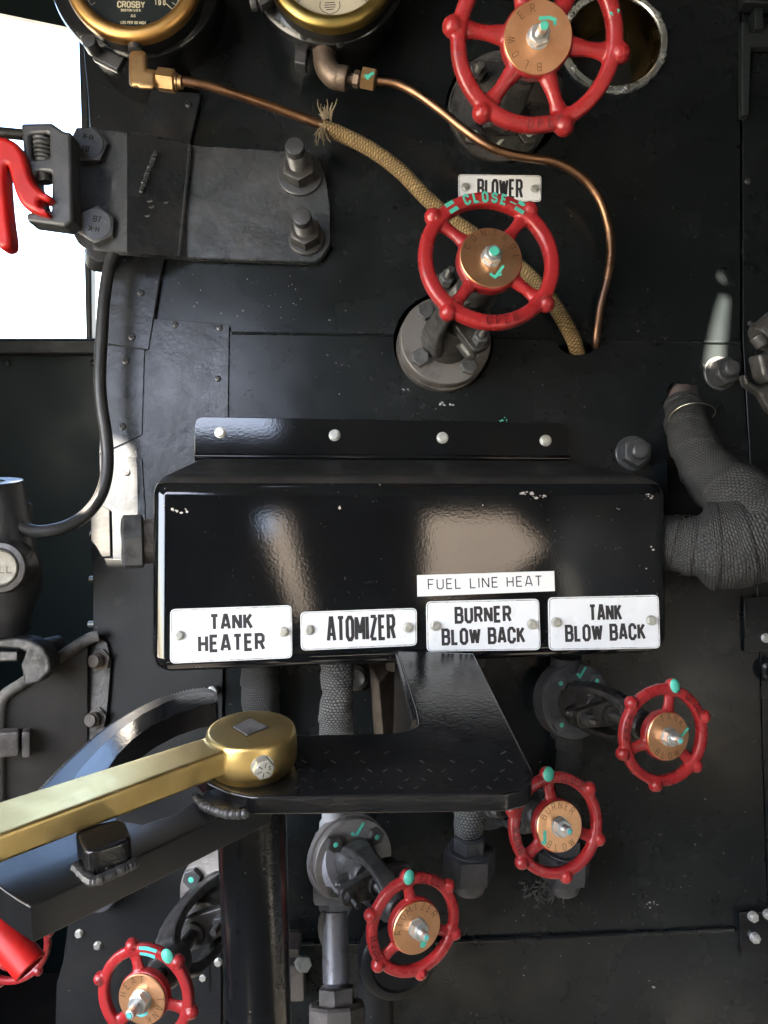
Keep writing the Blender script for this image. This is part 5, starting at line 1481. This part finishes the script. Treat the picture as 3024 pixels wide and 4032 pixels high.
inner = [(846, 2730), (800, 2722), (720, 2738), (640, 2770), (560, 2812), (470, 2875), (390, 2945), (320, 3020), (262, 3100), (235, 3160), (260, 3215), (330, 3215), (402, 3140), (400, 3090), (428, 3024), (464, 2972), (522, 2912), (602, 2856), (692, 2810), (790, 2778), (844, 2770)]
QP2 = horiz(HQ - .0015)
g = MB(); g.plate(h2(QP2, inner), (), .0015, .0005, T=QP.frame()); g.build('inner_band', 'band_black', rack)
BP_ = horiz(HQ - .018)
g = MB(); g.plate(round_poly(h2(BP_, [(285, 3262), (340, 3362), (523, 3306), (486, 3218)]), .008, 5), (), .018, .0022, T=QP.frame(), bres=3); g.build('stop_block', 'black_enamel', rack)
g = MB(); P = [QP.pt(x, y, .001) for x, y in ((300, 3415), (340, 3455), (372, 3470), (420, 3452), (480, 3425), (530, 3398))]
P2 = catmull(P, 8)
for i, q in enumerate(P2): g.sph(q, .0032 * random.uniform(.8, 1.15), seg=8)
g.build('weld', 'bolt_dark', rack); g = MB()
P3 = catmull([QP.pt(x, y, .002) for x, y in ((770, 3150), (800, 3185), (850, 3208), (910, 3222), (970, 3220))], 8)
for i, q in enumerate(P3): g.sph(q + Vector((0, 0, .003)), .0032 * random.uniform(.8, 1.15), seg=10)
g.build('weld', 'bolt_dark', rack)
g = MB(frame_z(SHEET.pt(838, 2720, .02), SHEET.n)); g.cyl(.006, -.004, .002, seg=16); g.hexa(.0065, .002, .007); g.build('bolt', 'zinc', rack)

# ------------------------------------------------------------------ brass lever
HH = .2625
LP_ = horiz(HH)
lever = thing('brass_lever', LP_.pt(985, 2866), 'long polished brass lever with a thick round hub, reaching over the toothed rack', 'lever')
c = LP_.pt(988, 2868); rt = .0332
T = Matrix.Translation(c)
g = MB(T)
g.lathe([(0, -.0330), (rt * .86, -.0330), (rt * .94, -.0300), (rt * 1.03, -.024), (rt * 1.045, -.016), (rt * 1.03, -.008), (rt * 1.005, -.0025), (rt * .985, -.0006), (rt * .955, 0), (0, 0)], seg=96)
HL = HH + .0035
LA = horiz(HL)
ends = [LA.pt(812, 2893), LA.pt(-420, 3286), LA.pt(925, 2964), LA.pt(-420, 3443)]
dz = Vector((0, 0, -.0185))
# far edge / near edge, hub / end
g.T = Matrix.Identity(4)
g.prism8([ends[1] + dz, ends[1], ends[3] + dz, ends[3], ends[0].lerp(c, .25) + dz, ends[0].lerp(c, .25), ends[2].lerp(c, .25) + dz, ends[2].lerp(c, .25)], .0016, 3)
g.build('arm', 'brass', lever, remesh=.00115, rsmooth=3)
sq = [LP_.loc(x, y) for x, y in ((918, 2863), (985, 2830), (1055, 2864), (972, 2897))]
g = MB(LP_.frame() @ Matrix.Translation((0, 0, -.004))); g.plate(round_poly(sq, .0015), (), .0045, .0003); g.build('square_end', 'steel_grey', lever)
sqf = [LP_.loc(x, y) for x, y in ((914, 2863), (985, 2827), (1059, 2864), (972, 2901))]
g = MB(LP_.frame()); g.ribbon(sqf, .0010, z=.00015, closed=True); g.build('joint_line', 'ink_dark_engraved', lever)
# set bolt on the hub
d = Vector((.42, -1, -.02)).normalized()
pb_ = c + d * rt * .98 + Vector((0, 0, -.0135))
T = frame_z(pb_, d)
g = MB(T); g.cyl(.0085, 0, .0015, seg=24); g.hexa(.0079, .0015, .0075, rot=.2, cham=.12); sb = g.build('set_bolt', 'zinc', lever)
g = MB(T); z = .0075 + .0079 * .03 + .0001
for k in range(6):
    if k == 0: continue
    a = R(60 * k + 20); g.ribbon([(.0018 * math.cos(a), .0018 * math.sin(a)), (.0056 * math.cos(a), .0056 * math.sin(a))], .0007, z=z)
letter(g, 'S', .0028, .0006, Matrix.Translation((.0038, .0014, 0)), z=z)
g.build('lettering', 'steel_dark', sb)

# ------------------------------------------------------------------ low corner: second red wheel and red pipe handle
wc = at(45, 3715, .80); base = wc + (SHEET.n * -1 + RT * .25) * .14
t = thing('valve', base, 'far valve with a red wheel reading SURE VALVE, behind the red pipe handle', 'valve', 'valves with red handwheels')
TW = frame_z(wc, SHEET.n + RT * .05)
handwheel(t, TW, .0405, 3, 195, 6, 135, .0195, 'red_paint', [('PRESSURE VALVE', .0052, .0158, 80, 22, False)], None, None, rimw=.17, knr=.12, stud=.004, nut_r=.0045)
g = MB(); g.rod(base, wc, .008, 16); g.rod(base, base + (base - wc) * .4, .03, 24); g.build('stem', 'union_black', t)
t = thing('pipe_lever', at(40, 3720, .74), 'bright red pipe handle slanting across the low corner by the far red wheel', 'handle')
p0, p1 = at(-720, 2796, .81), at(122, 3810, .735)
T = frame_z(p0, p1 - p0); Lh = (p1 - p0).length
g = MB(T); g.lathe([(0, 0), (.0158, 0), (.0158, Lh - .001), (.0150, Lh), (.0125, Lh), (.0125, Lh - .03), (0, Lh - .03)], seg=36); g.build('tube', 'red_bright', t)
t = thing('pipe', at(-10, 3760, .79), 'thin red pipe beside the red handle', 'pipe')
g = MB(); g.rod(at(-120, 3700, .79), at(45, 3795, .775), .008, 16, .002); g.build('tube', 'red_paint', t)

# ------------------------------------------------------------------ grey buckle at the outer edge
dS = .80
t = thing('strap_clamp', at(3030, 1420, dS), 'grey clamp with a slotted end, reaching in beside the sunlit nut', 'clamp')
g = MB(); g.rod(at(2990, 1340, dS), at(3180, 1180, dS), .017, 24, .003); q0 = at(3170, 1188, dS); g.rod(q0, Vector((1.299, q0.y, q0.z + .2)), .012, 20); g.rod(at(2975, 1320, dS - .01), at(3005, 1362, dS - .01), .0075, 16, .002); g.build('rod', 'steel_dark', t)
SPl = Plane(at(3020, 1470, dS), -FWD + RT * .1)
spl = lambda pts: [SPl.loc(x, y) for x, y in pts]
g = MB(); g.plate(round_poly(spl([(2960, 1402), (3150, 1352), (3150, 1440), (3005, 1510), (2980, 1485)]), .004), (), .022, .004, T=SPl.frame() @ Matrix.Translation((0, 0, -.01))); g.build('jaw', 'steel_dark', t)
g = MB(); g.plate(round_poly(spl([(2948, 1460), (2980, 1490), (3015, 1512), (3150, 1460), (3150, 1680), (3054, 1610), (3015, 1545), (2962, 1510)]), .004), (), .012, .003, T=SPl.frame() @ Matrix.Translation((0, 0, -.022))); g.build('loop', 'steel_dark', t)
